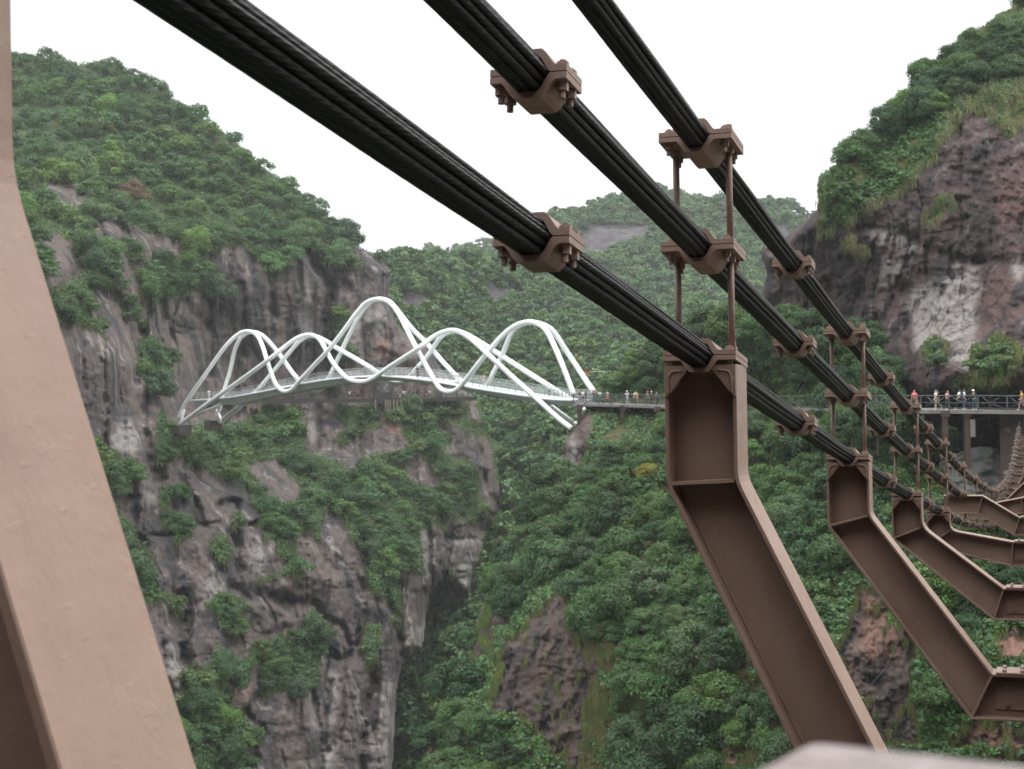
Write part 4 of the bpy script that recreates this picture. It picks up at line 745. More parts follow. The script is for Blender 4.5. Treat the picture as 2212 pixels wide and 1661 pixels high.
# --- dark crosswise hanging net far under the deck: ladder of the far brackets is covered by their own flanges
# --- stone parapet beside the viewpoint
P0 = at(1738, 1590, .62); P1 = at(2308, 1653, .564); ex = (P1-P0); ex[2] = 0; ex /= np.linalg.norm(ex); ey = np.array([ex[1], -ex[0], 0]); ztop = P0[2]
SR = empty('stone_parapet', (P0[0], P0[1], 0), math.atan2(ex[1], ex[0])); tag(SR, 'blurred pinkish granite parapet post in the bottom corner', 'parapet')
bmq = bmesh.new()
for zc0, hh, wx_, wy_, in ((ztop-.045, .09, .42, .34),):
    bmesh.ops.create_cube(bmq, size=1, matrix=Matrix.Translation((wx_/2, -wy_/2, zc0)) @ Matrix.Diagonal((wx_, wy_, hh, 1)))
bmesh.ops.bevel(bmq, geom=bmq.edges[:], offset=.012, segments=4, affect='EDGES', profile=.6); me = bpy.data.meshes.new('cap'); bmq.to_mesh(me); me.materials.append(M_STONE); put('cap', me, SR)
m = MB(); m.box((.21, -.17, (ztop-.09-1.72)/2), (.36, .28, 1.72+ztop-.09)); m.build('post', M_STONE, SR, bevel=.01)
m = MB(); m.box((1.1, -.17, ztop-.25), (1.42, .16, .14)); m.box((1.1, -.17, -1.62), (1.42, .16, .2)); m.build('rail', M_STONE, SR, bevel=.01)
for v in (.2, 2.5):
    m = MB(); slab(m, v-.07, v+.07, lambda u: -.62-.1*math.sin(math.pi*min(1, max(0, u/135))), .12) if v > 1 else slab(m, v-.07, v+.07, lambda u: -.62-.1*math.sin(math.pi*min(1, max(0, u/135))) if u > 3 else -1.60, .12); ro = m.build('stone_handrail', M_STONE, BR, bevel=.01)
    for i in range(2, 46): u = i*2.9; m = MB(); m.box((v, u, -1.12-.1*math.sin(math.pi*u/135)), (.16, .2, 1.22)); m.build('post', M_STONE, ro)
# ------------------------------------------------------------ the white wave-tube bridge
A0 = np.array([8.2, 200.]); AB = np.array([-66.9, 70.]); ABn = AB/np.linalg.norm(AB); PERP = np.array([-.723, -.691])
def wp(x, y, off=0.):
    d = ray(x, y); o = A0+PERP*off; k = d[:2]; M = np.array([[k[0], -AB[0]], [k[1], -AB[1]]]); t, s = np.linalg.solve(M, o); return d*t
def crv(pts, n=10):
    """Catmull-Rom through the points"""
    P = [2*pts[0]-pts[1]]+list(pts)+[2*pts[-1]-pts[-2]]; out = []
    for i in range(1, len(P)-2):
        for t in np.linspace(0, 1, n, endpoint=False):
            out.append(.5*((2*P[i])+(-P[i-1]+P[i+1])*t+(2*P[i-1]-5*P[i]+4*P[i+1]-P[i+2])*t*t+(-P[i-1]+3*P[i]-3*P[i+1]+P[i+2])*t**3))
    out.append(P[-2]); return out
zW = TF(.4638, 324, 594)
WB = empty('white_bridge', (0, 0, 0)); tag(WB, 'white footbridge of looping wave-shaped steel tubes spanning the gorge', 'footbridge')
def wtube(pts, label):
    P = [np.array(wp(*zW((x, y))[0], off)) for x, y, off in pts]; m = MB(); m.tube(crv(P, 8), .36, 12); o = m.build('arch_tube', M_WHITE, WB, True); o['label'] = label
F3 = 2.9
wtube([(133, 668, F3), (170, 590, F3), (260, 460, F3), (350, 335, 2), (410, 278, 1), (455, 263, .6), (497, 280, 1.2), (525, 335, 2), (545, 400, F3), (565, 460, F3), (590, 515, F3), (625, 542, F3), (662, 532, F3), (700, 490, F3), (760, 425, F3), (830, 350, F3), (900, 262, 2.2), (960, 180, 1.4), (1010, 128, .8), (1068, 112, .5), (1115, 128, .8), (1155, 175, 1.4), (1200, 262, 2.2), (1245, 348, F3), (1290, 430, F3), (1330, 500, F3), (1358, 533, F3), (1395, 543, F3), (1430, 532, F3), (1470, 490, F3), (1520, 425, F3), (1590, 340, 2.2), (1650, 275, 1.4), (1705, 235, .8), (1765, 219, .5), (1815, 232, .8), (1850, 265, 1.4), (1885, 335, 2.2), (1925, 430, F3), (1975, 562, F3)], 'outer white tube with three high loops')
wtube([(133, 700, F3), (250, 612, F3), (400, 505, F3), (545, 400, F3+.95), (640, 325, 2), (690, 292, 1.2), (740, 279, .6), (785, 295, 1.2), (820, 350, 2), (850, 405, F3), (890, 455, F3), (930, 487, F3), (985, 497, F3), (1035, 483, F3), (1120, 425, F3), (1245, 345, F3+.95), (1310, 295, 2), (1360, 268, 1.2), (1408, 258, .6), (1450, 268, 1.2), (1510, 310, 2), (1580, 375, F3+.95), (1680, 468, F3), (1800, 575, F3), (1900, 665, F3), (1965, 716, F3)], 'outer white tube with two low loops ending on the rock')
wtube([(322, 632, -F3), (345, 540, -F3), (372, 450, -F3), (395, 350, -2), (425, 290, -1), (470, 266, -.6), (520, 280, -1.2), (560, 318, -2), (610, 380, -F3), (660, 450, -F3), (710, 510, -F3), (745, 537, -F3), (780, 540, -F3), (808, 525, -F3), (840, 465, -F3), (880, 380, -F3), (930, 275, -2.2), (985, 175, -1.3), (1030, 125, -.7), (1075, 113, -.5), (1120, 128, -.8), (1165, 180, -1.4), (1220, 250, -2.2), (1290, 320, -F3), (1360, 400, -F3), (1440, 485, -F3), (1490, 525, -F3), (1540, 535, -F3), (1575, 505, -F3), (1605, 445, -F3), (1640, 375, -F3), (1675, 290, -2.2), (1705, 245, -1.3), (1765, 221, -.5), (1830, 232, -.8), (1880, 265, -1.4), (1930, 340, -2.2), (1990, 430, -F3), (2030, 490, -F3), (2068, 545, -F3)], 'inner white tube with three high loops')
wtube([(315, 690, -F3), (430, 600, -F3), (510, 525, -F3), (590, 430, -F3), (650, 360, -2), (700, 305, -1.2), (750, 282, -.6), (810, 303, -1.2), (870, 340, -2), (950, 385, -F3), (1040, 440, -F3), (1100, 485, -F3), (1150, 503, -F3), (1190, 495, -F3), (1225, 455, -F3), (1290, 380, -F3), (1335, 315, -2), (1365, 280, -1.2), (1412, 261, -.6), (1470, 275, -1.2), (1540, 315, -2), (1640, 378, -F3), (1800, 480, -F3), (1960, 580, -F3)], 'inner white tube with two low loops')
def short(a, b, r=.28): m = MB(); m.tube([tuple(a), tuple(b)], r, 10); m.build('strut', M_WHITE, WB, True)
short(wp(*zW((312, 630))[0], -F3), wp(*zW((332, 690))[0], -2)); short(wp(*zW((158, 628))[0], F3), wp(*zW((142, 690))[0], F3)); short(wp(*zW((1870, 610))[0], -F3), wp(*zW((1975, 690))[0], -F3)); short(wp(*zW((350, 688))[0], -F3), wp(*zW((440, 600))[0], -F3)); short(wp(*zW((200, 660))[0], F3-1), wp(*zW((330, 600))[0], F3-1), .22)
tp = [(190, 582), (350, 571), (500, 545), (650, 515), (830, 484), (1000, 470), (1130, 471), (1300, 489), (1500, 522), (1700, 553), (1860, 574), (1968, 580)]
bt = [(190, 596), (350, 606), (500, 575), (650, 545), (830, 513), (1000, 494), (1130, 494), (1300, 513), (1500, 548), (1700, 584), (1860, 606), (1968, 606)]
T_ = crv([np.array(wp(*zW(p)[0], 2.3)) for p in tp], 6); Bt = crv([np.array(wp(*zW(p)[0], 2.3)) for p in bt], 6)
bx = np.array([-PERP[0], -PERP[1], 0])*4.6; vs = []; n_ = len(T_)
for a, b in zip(T_, Bt): vs += [a, a+bx, b+bx*.72+bx*.0, b+bx*.22]
vs2 = []
for a, b in zip(T_, Bt): q = a.copy(); q[2] -= .18; vs2 += [a, a+bx, q+bx, b+bx*.75, b+bx*.2, q]
fs = [tuple([6*i+k, 6*i+(k+1) % 6, 6*i+6+(k+1) % 6, 6*i+6+k]) for i in range(n_-1) for k in range(6)]+[tuple(range(6))[::-1], tuple(6*(n_-1)+k for k in range(6))]
m = MB(); m.add(vs2, fs); m.build('deck', M_WDECK, WB)
m = MB(); fa = [p-bx*.006 for p in T_]; m.tube([p+np.array([0, 0, -.10]) for p in fa], .16, 6); m.build('edge_beam', M_WHITE, WB, True)
for sgn, ofs in ((0, .02), (1, .98)):
    rail = MB(); path = [p+bx*ofs for p in T_]
    rail.tube([p+np.array([0, 0, 1.18]) for p in path], .045, 6); rail.tube([p+np.array([0, 0, .75]) for p in path], .022, 4); rail.tube([p+np.array([0, 0, .35]) for p in path], .022, 4); ro = rail.build('handrail', M_RAILG, WB, True)
    acc = 0
    for i in range(1, n_):
        seg = np.linalg.norm(path[i]-path[i-1]); k = max(1, int(round(seg/1.9)))
        for j in range(k):
            p = path[i-1]+(path[i]-path[i-1])*j/k; m = MB(); m.box((p[0], p[1], p[2]+.58), (.07, .07, 1.2)); m.build('post', M_RAILG, ro)
glass, gnt, gp = mat('railing_glass'); gp.inputs['Base Color'].default_value = (.85, .9, .9, 1); gp.inputs['Alpha'].default_value = .16; gp.inputs['Roughness'].default_value = .1
for ofs in (.025, .975):
    m = MB(); vs = []; 
    for p in T_: q = p+bx*ofs; vs += [q+np.array([0, 0, .08]), q+np.array([0, 0, 1.1])]
    m.add(vs, [(2*i, 2*i+2, 2*i+3, 2*i+1) for i in range(n_-1)]); m.build('glass_panel', glass, WB)
for (x, y) in ((395, 916), (462, 906)):
    P = wp(x, y, 2.5 if x < 420 else -2.5); m = MB(); m.box((P[0]-.3, P[1]+1, P[2]-1.0), (2.2, 4, 1.8), Matrix.Rotation(.5, 3, 'Z')); m.build('footing', simple('dark_footing', (.10, .085, .08), .9), WB, bevel=.1)
# ------------------------------------------------------------ walkways
def walkway(name, pts, wdt, label, railmat, deckmat, thick, postgap, branch=False, pierm=None, piers=(), side=1):
    P = [np.array(at(x, y, D)) for x, y, D in pts]; Q = crv(P, 6); W_ = empty(name, (0, 0, 0)); tag(W_, label, 'walkway'); vs = []; nrm = []
    for i in range(len(Q)):
        t = Q[min(i+1, len(Q)-1)]-Q[max(i-1, 0)]; nn = np.array([t[1], -t[0], 0]); nn /= np.linalg.norm(nn); nn *= -1 if nn@np.array([Q[i][0], Q[i][1], 0]) < 0 else 1; nrm.append(nn)
    for q, nn in zip(Q, nrm): vs += [q, q+nn*wdt, q+nn*wdt-np.array([0, 0, thick]), q-np.array([0, 0, thick])]
    fs = [(4*i+k, 4*i+(k+1) % 4, 4*i+4+(k+1) % 4, 4*i+4+k) for i in range(len(Q)-1) for k in range(4)]+[(3, 2, 1, 0), tuple(4*(len(Q)-1)+k for k in range(4))]
    m = MB(); m.add(vs, fs); m.build('deck', deckmat, W_)
    up = np.array([0, 0, 1.])
    for r_, ofs in ((0, .06), (1, wdt-.06)):
        if r_ == 1 and branch: continue
        m = MB(); path = [q+nn*ofs for q, nn in zip(Q, nrm)]
        m.tube([p+up*1.2 for p in path], .05, 6); m.tube([p+up*.15 for p in path], .035, 5); m.tube([p+up*.62 for p in path], .028, 5)
        if not branch: m.tube([p+up*.4 for p in path], .028, 5); m.tube([p+up*.85 for p in path], .028, 5)
        L_ = [0]
        for a, b in zip(path[:-1], path[1:]): L_.append(L_[-1]+np.linalg.norm(b-a))
        def pos(s): i = int(np.clip(np.searchsorted(L_, s)-1, 0, len(path)-2)); return path[i]+(path[i+1]-path[i])*(s-L_[i])/(L_[i+1]-L_[i])
        cnt = int(L_[-1]/postgap)
        if branch:
            for c in range(cnt):
                s0 = c*postgap; hz_ = lambda a, z: tuple(pos(min(L_[-1], s0+a*postgap))+up*z); r3 = np.random.default_rng(c+5)
                for b_ in range(3):
                    a0 = r3.uniform(.05, .25); z0 = r3.uniform(.15, .45); d_ = r3.choice([-1, 1]); seq = [(a0, z0), (a0+.2, z0+.18), (a0+.42, z0+.22+.1*r3.random()), (a0+.68, 1.0+.15*r3.random())]
                    if d_ < 0: seq = [(1-a, z) for a, z in seq]
                    m.tube([hz_(a, z) for a, z in seq], .027, 5)
        ro = m.build('handrail', railmat, W_, True)
        for c in range(min(cnt+1, 98)):
            p = pos(min(L_[-1]-.01, c*postgap)); b = MB(); b.box((p[0], p[1], p[2]+.56), (.11, .11, 1.34)); b.build('post', railmat, ro)
    for x, y0, y1, D, wd in piers:
        a, b = np.array(at(x, y0, D)), np.array(at(x, y1, D)); m = MB(); m.box(((a[0]+b[0])/2, (a[1]+b[1])/2, (a[2]+b[2])/2), (wd, wd, abs(a[2]-b[2]))); 
        if wd > .35: m.box((a[0], a[1], a[2]-.25), (wd*1.45, wd*1.6, .5))
        m.build('pier', pierm, W_)
    return Q, nrm
WR = walkway('platform_walkway', [(1238, 871.5, 195), (1300, 872.5, 191), (1370, 874.5, 186), (1437, 877, 180), (1520, 880, 174), (1620, 881, 168), (1700, 881, 160), (1790, 881.5, 150), (1860, 883, 142), (1920, 884.5, 134), (1965, 885, 130), (2080, 885.5, 128), (2220, 886.5, 126.5), (2420, 888, 125)], 4.6,
    'grey cliffside walkway with branch-patterned iron railing leading from the platform along the rock', M_BLACK, M_CONC, .32, 2.35, True, M_PIER,
    [(1252, 875, 925, 194, .55), (2041, 888, 962, 128.6, .43), (2089, 888, 1010, 128.4, .46), (1345, 876, 905, 188, .5), (1420, 879, 900, 181, .5)])
WL = walkway('cliff_boardwalk', [(432, 868, 297), (500, 864, 308), (556, 862, 314), (640, 861.5, 321), (720, 861, 326), (800, 860.5, 331), (880, 859.5, 335), (960, 858.5, 338.5), (1030, 857, 341)], 2.4,
    'dark boardwalk on props clinging to the grooved cliff behind the white bridge', M_DWOOD, M_DWOOD, .85, 2.6, False, M_PALEBARK,
    [(811, 863, 884, 331, .3), (833, 863, 888, 332, .3), (838, 863, 893, 331.5, .26), (843, 863, 893, 332, .26), (851, 863, 897, 332, .3), (858, 863, 893, 332.5, .3), (867, 863, 881, 333, .3), (884, 862, 878, 334, .3), (908, 862, 880, 335.5, .3), (536, 866, 892, 312, .5), (560, 866, 888, 314, .5), (512, 866, 890, 309, .45)])
# floodlights under the platform, red banner, netting, hanging cable
for (x, y, D) in ((1262, 884, 192.5), (1243.5, 914, 193.5)):
    P = at(x, y, D); e = empty('floodlight', tuple(P)); tag(e, 'white floodlight hung under the platform edge beside its post' if x > 1250 else 'white floodlight low on the rock at the foot of the platform post', 'lamp'); m = MB(); m.ball((0, 0, 0), .24, 12, (1, 1, 1.15)); m.build('lamp_head', M_LAMP, e, True); m = MB(); m.tube([(0, 0, .3), (0, 0, .8)], .05, 6); m.tube([(0, 0, .75), (.1, 1.3, .78)], .05, 6); m.build('arm', M_BLACK, e)
P = at(1268, 803.5, 205); e = empty('red_banner', tuple(P), .2); tag(e, 'small red cloth on a pale line strung above the end of the white bridge', 'banner'); m = MB(); m.box((0, 0, 0), (.75, .05, .18)); m.build('cloth', M_RED, e, bevel=.01); m = MB(); m.tube([(-1.0, 0, .02), (0, .02, .0), (3.4, .2, .08)], .03, 6); m.ball((-1.0, 0, .02), .10, 8); m.build('line', M_LAMP, e, True)
gv = np.linspace(0, 1, 40); GU, GV = np.meshgrid(gv, gv); cx = at(2122, 1000, 131.5)
NX = (GU-.5)*7.2; NZ = -3.0+4.4*(1-GV)*(.55+.45*np.sin(GU*2.6+.3)); NY = .9*np.sin(GU*9+GV*3)*.35+(fbm(GU*9, GV*7, 4)-.5)*1.6+GV*-1.2
ix = np.arange(1600).reshape(40, 40); fq = np.stack([ix[:-1, :-1], ix[1:, :-1], ix[1:, 1:], ix[:-1, 1:]], -1).reshape(-1, 4)
nm_ = put('draped_net', npmesh('draped_net', np.stack([NX, NY, NZ], -1).reshape(-1, 3), fq, smooth=True, mat=M_NET), None, tuple(cx)); tag(nm_, 'grey net draped over equipment beneath the walkway between pier and brown anchor block', 'net')
s_ = nm_.modifiers.new('thickness', 'SOLIDIFY'); s_.thickness = .12
a, b = at(1858, 1494, 66), at(1946, 1372, 80); m = MB(); m.tube([tuple(a+(b-a)*t-np.array([0, 0, .5*math.sin(math.pi*t)])) for t in np.linspace(-.5, 1.35, 24)], .016, 6); cb = m.build('hanging_cable', M_DARK, None, True); tag(cb, 'thin black cable slanting across the bare earth between two brackets', 'cable')
P = at(2085, 905, 128.2); m = MB(); Pq = at(2088.5, 922, 128.0); m.box((0, 0, 0), (.42, .2, 1.5)); m.box((0, -.11, 0), (.3, .03, 1.3)); o = m.build('junction_box', simple('pale_box', (.20, .19, .18), .6), None, bevel=.02); o.location = tuple(at(2101, 925, 128.2)); tag(o, 'pale upright box fixed to the pier beneath the walkway', 'box')
# ------------------------------------------------------------ people
def skinned(name, V, E, R, m):
    bm = bmesh.new(); ly = bm.verts.layers.skin.verify(); vs = []
    for i, (p, r) in enumerate(zip(V, R)):
        v = bm.verts.new(p); rr = r if isinstance(r, tuple) else (r, r); v[ly].radius = rr; v[ly].use_root = (i == 0); vs.append(v)
    for a, b in E: bm.edges.new((vs[a], vs[b]))
    me = bpy.data.meshes.new(name); bm.to_mesh(me); bm.free(); ob = bpy.data.objects.new(name, me); COL.objects.link(ob)
    ob.modifiers.new('s', 'SKIN').use_smooth_shade = True; ob.modifiers.new('d', 'SUBSURF').levels = 1
    dg = bpy.context.evaluated_depsgraph_get(); out = bpy.data.meshes.new_from_object(ob.evaluated_get(dg)); out.name = name
    bpy.data.objects.remove(ob); out.materials.clear(); out.materials.append(m); return out
def colour_mat(name, rough=.8):
    m, nt, p = mat(name); oi = N(nt, 'ShaderNodeObjectInfo'); n = noise(nt, 9, 4); hs = N(nt, 'ShaderNodeHueSaturation'); nt.links.new(oi.outputs['Color'], hs.inputs['Color']); nt.links.new(rng_(nt, n, .3, .7, .8, 1.12), hs.inputs['Value']); nt.links.new(hs.outputs[0], p.inputs['Base Color']); p.inputs['Roughness'].default_value = rough; return m
M_CLOTH = colour_mat('fabric'); M_SKIN = simple('skin', (.50, .30, .21), .6, 0, .06, 8)
POSES = {
    'stand': dict(el=[(-.24, -.02, 1.12), (.24, -.02, 1.12)], wr=[(-.25, .05, .88), (.25, .05, .88)], kn=[(-.10, .02, .49), (.10, .02, .49)], an=[(-.11, 0, .08), (.11, 0, .08)], lean=0, head=0),
    'lean': dict(el=[(-.23, .14, 1.14), (.23, .14, 1.14)], wr=[(-.16, .36, 1.16), (.16, .36, 1.16)], kn=[(-.10, -.02, .49), (.10, .03, .49)], an=[(-.12, -.10, .08), (.12, .0, .08)], lean=.10, head=.03),
    'walk': dict(el=[(-.22, .12, 1.13), (.22, -.14, 1.14)], wr=[(-.20, .28, .95), (.23, -.20, .90)], kn=[(-.10, -.04, .50), (.10, .18, .53)], an=[(-.11, -.30, .14), (.10, .26, .08)], lean=.03, head=.02),
    'phone': dict(el=[(-.22, .10, 1.14), (.22, .10, 1.14)], wr=[(-.08, .28, 1.26), (.08, .28, 1.26)], kn=[(-.10, .02, .49), (.10, .0, .49)], an=[(-.11, .02, .08), (.11, -.03, .08)], lean=.02, head=.06),
    'photo': dict(el=[(-.26, .16, 1.36), (.26, .16, 1.36)], wr=[(-.09, .34, 1.52), (.09, .34, 1.52)], kn=[(-.11, .02, .49), (.11, .0, .49)], an=[(-.14, .02, .08), (.14, -.03, .08)], lean=.0, head=0),
    'squat': dict(el=[(-.24, .30, .62), (.24, .30, .62)], wr=[(-.10, .48, .60), (.10, .48, .60)], kn=[(-.16, .34, .50), (.16, .34, .50)], an=[(-.13, .06, .08), (.13, .06, .08)], lean=.12, head=.05, drop=.56)}
PM = {}
for key, q in POSES.items():
    dz = -q.get('drop', 0); ln = q['lean']; hp = (0, 0 if not dz else -.12, .93+dz); oy = hp[1]
    sp = (0, oy+ln*.3, 1.12+dz); ch = (0, oy+ln*.75, 1.32+dz); nk = (0, oy+ln, 1.47+dz); hd = (0, oy+ln+q['head']+.01, 1.575+dz); ht = (0, oy+ln+q['head'], 1.66+dz)
    V = [hp, sp, ch, nk, hd, ht]; E = [(0, 1), (1, 2), (2, 3), (3, 4), (4, 5)]; R = [(.125, .10), (.115, .09), (.14, .10), .05, (.078, .09), (.062, .07)]
    cV = [hp, sp, ch, (0, ch[1], 1.42+dz)]; cE = [(0, 1), (1, 2), (2, 3)]; cR = [(.15, .125), (.138, .115), (.16, .12), (.085, .075)]
    tV = [hp]; tE = []; tR = [(.148, .122)]; hands = MB(); shoes = MB()
    for s in (0, 1):
        sg = -1 if s == 0 else 1; sh = (sg*.175, ch[1], 1.385+dz); el = q['el'][s]; wr = q['wr'][s]; d = Vector(wr)-Vector(el); d.normalize(); pm = tuple(Vector(wr)+d*.075)
        b = len(V); V += [sh, el, wr, pm]; E += [(2, b), (b, b+1), (b+1, b+2), (b+2, b+3)]; R += [.052, .040, .026, (.036, .018)]
        side = d.cross(Vector((0, 0, 1))); side = side.normalized() if side.length > .1 else Vector((0, 1, 0)); curl = Vector((0, 0, -1)) if abs(d.z) < .8 else Vector((0, 1, 0))
        for f_ in range(4):
            o = Vector(pm)+side*(f_-1.5)*.019; L_ = (.062, .072, .067, .052)[f_]; hands.tube([o, o+d*L_*.5, o+d*L_*.85+curl*L_*.35], [.0095, .0085, .006], 6)
        o = Vector(wr)+d*.025+side*.03; hands.tube([o, o+side*.025+d*.03, o+side*.03+d*.06], [.011, .010, .007], 6)
        b2 = len(cV); cV += [sh, tuple(Vector(sh).lerp(Vector(el), .8))]; cE += [(2, b2), (b2, b2+1)]; cR += [.074, .060]
        hi = (sg*.095, hp[1]+.0, .87+dz); kn = q['kn'][s]; an = q['an'][s]; toe = (an[0], an[1]+.13, .035)
        b = len(V); V += [hi, kn, an, toe]; E += [(0, b), (b, b+1), (b+1, b+2), (b+2, b+3)]; R += [.080, .054, .036, .032]
        b3 = len(tV); tV += [hi, kn, (an[0], an[1], an[2]+.05)]; tE += [(0, b3), (b3, b3+1), (b3+1, b3+2)]; tR += [.096, .070, .055]
        shoes.ball((an[0], an[1]+.05, .045), .06, 10, (.8, 2.2, .8))
    body = skinned('person', V, E, R, M_SKIN)
    bm = bmesh.new(); bm.from_mesh(body); ex_ = hands; nb = bmesh.new()
    for p in (ht,):
        hx, hy, hz = hd
        hands.tube([(hx, hy+.085, hz+.02), (hx, hy+.112, hz-.005), (hx, hy+.09, hz-.015)], [.008, .014, .010], 5)
        for sg in (-1, 1): hands.ball((hx+sg*.082, hy, hz), .022, 6, (.5, 1, 1.4)); hands.ball((hx+sg*.032, hy+.082, hz+.025), .012, 6)
        hands.ball((hx, hy+.084, hz-.042), .018, 6, (1.3, .4, .4))
    tmp = hands.mesh('x', None, True); bm.from_mesh(tmp); bm.to_mesh(body); bm.free(); body.polygons.foreach_set('use_smooth', [True]*len(body.polygons))
    shirt = skinned('shirt', cV, cE, cR, M_CLOTH); trousers = skinned('trousers', tV, tE, tR, M_CLOTH); sm = shoes.mesh('shoes', M_CLOTH, True)
    h = MB(); h.ball((hd[0], hd[1]-.012, hd[2]+.035), .103, 12, (.95, 1.02, .98)); hv = [v for v in h.v]; hair = h.mesh('hair', M_CLOTH, True)
    bm = bmesh.new(); bm.from_mesh(hair); bmesh.ops.delete(bm, geom=[v for v in bm.verts if v.co.y > hd[1]+.03 and v.co.z < hd[2]+.06 or v.co.z < hd[2]-.045], context='VERTS'); bm.to_mesh(hair); bm.free()
    c = MB(); c.ball((hd[0], hd[1]-.005, hd[2]+.06), .118, 12, (1, 1.06, .82)); cap = c.mesh('cap', M_CLOTH, True); bm = bmesh.new(); bm.from_mesh(cap); bmesh.ops.delete(bm, geom=[v for v in bm.verts if v.co.z < hd[2]+.03], context='VERTS'); bm.to_mesh(cap); bm.free()
    br_ = MB(); br_.box((hd[0], hd[1]+.15, hd[2]+.062), (.14, .12, .012)); PM[key] = (body, shirt, trousers, sm, hair, cap, br_.mesh('cap_peak', M_CLOTH))
    bk = MB(); bk.box((0, ch[1]-.19, 1.22+dz), (.28, .14, .40)); PM[key] += (bk.mesh('backpack', M_CLOTH),)
BLK, WHT, JEAN, BEI = (.02, .02, .022), (.78, .78, .78), (.06, .10, .20), (.42, .35, .27)
def person(P, rz, pose, shirt, trou, label, hair=(.02, .016, .014), cap=None, pack=None, shoe=(.7, .7, .7), sc=1., group=None):
    p = PM[pose]; e = put('person', p[0], None, tuple(P), (0, 0, rz), (sc,)*3); tag(e, label, 'person', group)
    def prt(nm, me, col): o = put(nm, me, e); o.color = (*col, 1)
    prt('shirt', p[1], shirt); prt('trousers', p[2], trou); prt('shoes', p[3], shoe); prt('hair', p[4], hair)
    if cap: prt('cap', p[5], cap); prt('cap_peak', p[6], cap)
    if pack: prt('backpack', p[7], pack)
    return e
def on_walk(x, back, W_=WR):
    Q, nrm = W_; xs = []
    for q in Q:
        d = q@fw; xs.append(1106+F*(q@CR)/d)
    i = int(np.clip(np.searchsorted(xs, x)-1, 0, len(Q)-2)); t = (x-xs[i])/(xs[i+1]-xs[i]); q = Q[i]+(Q[i+1]-Q[i])*t; nn = nrm[i]
    q = q+nn*back; q = q.copy(); r = ray(x, 800); q[0] = r[0]*q@fw/(r@fw) if False else q[0]; return q+np.array([0, 0, .005])
L90, R90 = math.pi/2, -math.pi/2
person(on_walk(1958, .9), 2.6, 'stand', (.80, .16, .15), BLK, 'woman in a coral red top standing at the walkway railing beside the tree', hair=(.12, .10, .09))
person(on_walk(2015.5, 1.0), L90, 'stand', WHT, BEI, 'person in a loose white shirt and beige trousers carrying a dark bag', hair=(.14, .13, .12), pack=BLK)
person(on_walk(2021, 1.5), L90, 'walk', (.45, .42, .40), (.3, .27, .22), 'person mostly hidden behind the white-shirted one in beige trousers on the walkway')
person(on_walk(2043, .9), -2.4, 'lean', (.62, .36, .28), BLK, 'person in a salmon top and dark trousers bending over the walkway railing', sc=.97)
person(on_walk(2070, 1.1), R90, 'walk', WHT, BLK, 'person in a white top and black trousers beside the one in blue jeans', sc=1.02)
person(on_walk(2081, 1.0), R90, 'stand', (.74, .77, .8), JEAN, 'person in a white T-shirt and blue jeans with a dark backpack on the walkway', pack=(.03, .03, .06), sc=1.03)
person(on_walk(2104, .9), 2.3, 'lean', BLK, (.05, .12, .13), 'person in black with a white helmet-like cap leaning on the walkway railing', cap=(.85, .85, .85))
person(on_walk(2210, .9), L90, 'walk', (.75, .38, .05), (.45, .28, .25), 'person in an orange top at the very edge of the picture on the walkway')
pl = [(1240, 1.6, 3.0, 'stand', WHT, JEAN, 'person in a white top where the white bridge meets the platform', None), (1246.5, .5, 3.1, 'lean', BLK, BEI, 'person in a black shirt leaning at the corner post of the platform', None), (1258, .6, -1.2, 'photo', BLK, (.35, .3, .26), 'person in a black top with raised bare arms on the platform', None),
    (1276, .6, 2.7, 'lean', (.03, .02, .03), JEAN, 'person in a dark shirt holding something red at the platform railing', None), (1286, .8, 3.3, 'phone', (.75, .74, .72), JEAN, 'person in a white top, jeans and black cap looking down on the platform', BLK), (1293, 1.6, 1.0, 'stand', (.4, .4, .42), BLK, 'person in grey standing behind the capped one on the platform', None),
    (1301, 1.0, 2.0, 'squat', (.60, .05, .04), BLK, 'crouching person in red on the platform', None), (1347, .6, 2.9, 'lean', (.72, .70, .74), (.68, .60, .62), 'person in white with a white sun hat and pale trousers beside the yellow-shirted one', (.85, .85, .85)), (1357, 1.2, 3.1, 'stand', WHT, BLK, 'person in white half hidden behind the yellow shirt', None),
    (1365, .7, 3.2, 'stand', (.62, .45, .16), (.45, .42, .35), 'person in a yellow shirt facing over the railing', None), (1387.5, .8, .6, 'stand', (.22, .24, .19), (.12, .12, .12), 'person in a grey-green shirt with a pink cap on the far part of the platform', (.65, .12, .20)), (1397, .7, 3.1, 'lean', BLK, BLK, 'person in black with a pale cap by the platform railing', (.7, .66, .6)), (1403, 1.1, 2.6, 'phone', (.05, .05, .07), BLK, 'person in dark clothes closest to the big bracket on the platform', None)]
for x, b_, rz, po, sh, tr, lb, cp in pl: person(on_walk(x, b_), rz, po, sh, tr, lb, cap=cp)
def on_deck(x, back):
    xs = [1106+F*(q@CR)/(q@fw) for q in T_]; i = int(np.clip(np.searchsorted(-np.array(xs), -x)-1, 0, n_-2))
    xs = np.array(xs); j = int(np.argmin(np.abs(xs-x))); return T_[j]+bx*back+np.array([0, 0, .01])
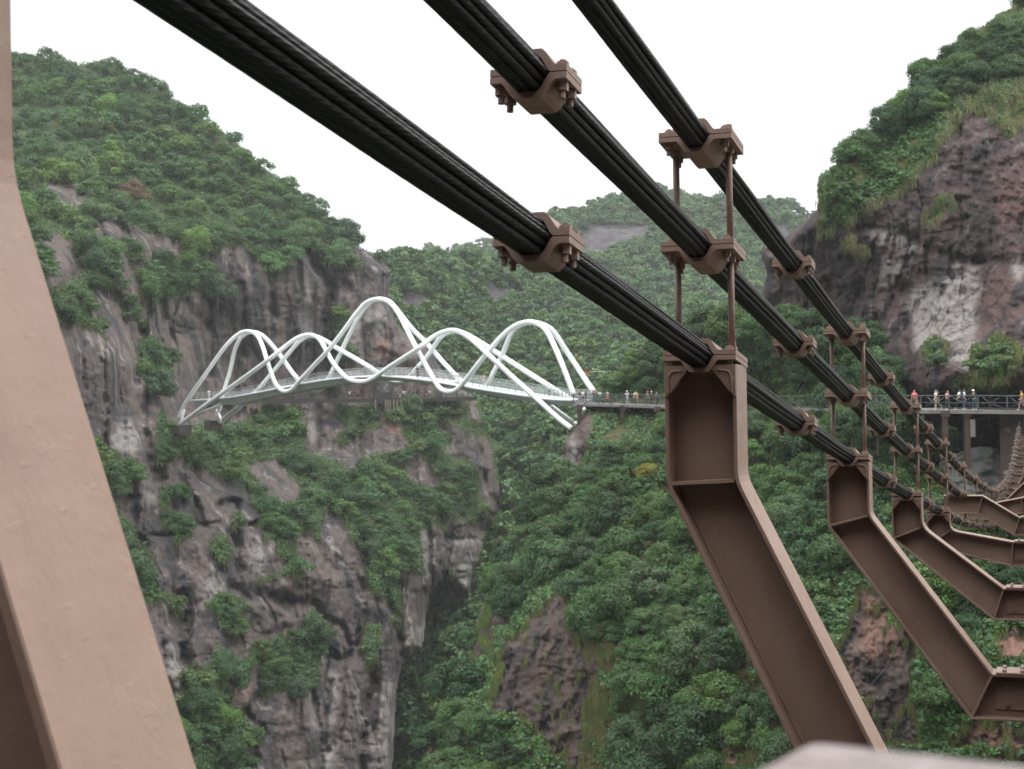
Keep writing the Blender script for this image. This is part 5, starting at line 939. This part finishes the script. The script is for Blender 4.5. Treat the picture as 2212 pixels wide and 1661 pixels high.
wb_ = [(434, .3, 0, 'stand', WHT, (.6, .6, .58), 'person all in white at the low end of the white bridge'), (459, .35, 1, 'walk', (.7, .7, .66), (.4, .4, .4), 'person in white walking near the low end of the white bridge'), (551, .3, 1.5, 'stand', WHT, JEAN, 'person in a white shirt under the first loop of the white bridge'), (757, .5, 2.5, 'lean', (.10, .04, .05), BLK, 'person in dark red on the white bridge beneath the central loop'),
    (879, .3, 1.2, 'phone', BLK, BLK, 'person in black at the middle of the white bridge, nearer the central loop'), (885, .35, -1.2, 'stand', (.05, .03, .03), BLK, 'person in black beside a companion at the middle of the white bridge'), (980, .3, 2.8, 'stand', (.75, .7, .66), (.6, .55, .5), 'person in pale clothes beside the white dress on the white bridge'), (1001, .8, 3.1, 'lean', (.65, .32, .30), (.5, .4, .4), 'person in a pink top at the rear railing of the white bridge'), (1169, .4, -1.3, 'stand', (.62, .65, .68), (.05, .05, .06), 'person in a pale shirt and black trousers near the platform end of the white bridge')]
for x, b_, rz, po, sh, tr, lb in wb_: person(on_deck(x, b_), rz, po, sh, tr, lb)
dr = person(on_deck(967, .3), .4, 'stand', WHT, WHT, 'person in a long white dress on the white bridge'); m = MB(); m.tube([(0, 0, 1.05), (0, 0, .8), (0, -.02, .4), (0, -.05, .03)], [.16, .24, .38, .52], 14); o = m.build('dress_skirt', M_CLOTH, dr, True); o.color = (.8, .8, .8, 1)
for x, b_, rz, po, sh, tr, lb in [(757, .5, 3, 'stand', WHT, JEAN, 'person in white at the boardwalk railing below the central loop'), (762.5, .6, 2.6, 'lean', BLK, BLK, 'person in black beside a white-shirted one on the boardwalk'), (776, .7, 1.5, 'walk', (.35, .08, .06), BLK, 'person in a red-brown top walking on the boardwalk'), (780, .8, 1.5, 'walk', (.25, .06, .06), BLK, 'second person in dark red following on the boardwalk'),
        (866, .5, 3, 'stand', BLK, (.6, .6, .6), 'person in black and pale trousers above the boardwalk props'), (873, .5, 3, 'stand', WHT, JEAN, 'person in a white shirt above the boardwalk props'), (879, .7, 3, 'phone', (.3, .35, .45), JEAN, 'person in grey-blue above the boardwalk props'), (924, .6, 2, 'squat', (.7, .32, .08), BLK, 'crouching person in orange on the boardwalk'), (930.5, .6, 3, 'stand', (.75, .62, .6), BLK, 'person in a pale pink top beside the orange one on the boardwalk')]:
    person(on_walk(x, b_, WL), rz, po, sh, tr, lb)
# ------------------------------------------------------------ the hazy air of the gorge
m = bpy.data.materials.new('haze'); m.use_nodes = True; nt = m.node_tree; nt.nodes.clear(); o_ = N(nt, 'ShaderNodeOutputMaterial'); pv = N(nt, 'ShaderNodeVolumePrincipled'); pv.inputs['Color'].default_value = (.96, .975, 1, 1); pv.inputs['Density'].default_value = .00014; pv.inputs['Anisotropy'].default_value = .2; nt.links.new(pv.outputs[0], o_.inputs['Volume'])
b = MB(); b.box((0, 0, 0), (12600, 12600, 560)); hz_ = b.build('haze', m); hz_.location = (0, 0, 60); hz_['kind'] = 'stuff'; hz_['label'] = 'thin pale haze filling the gorge'
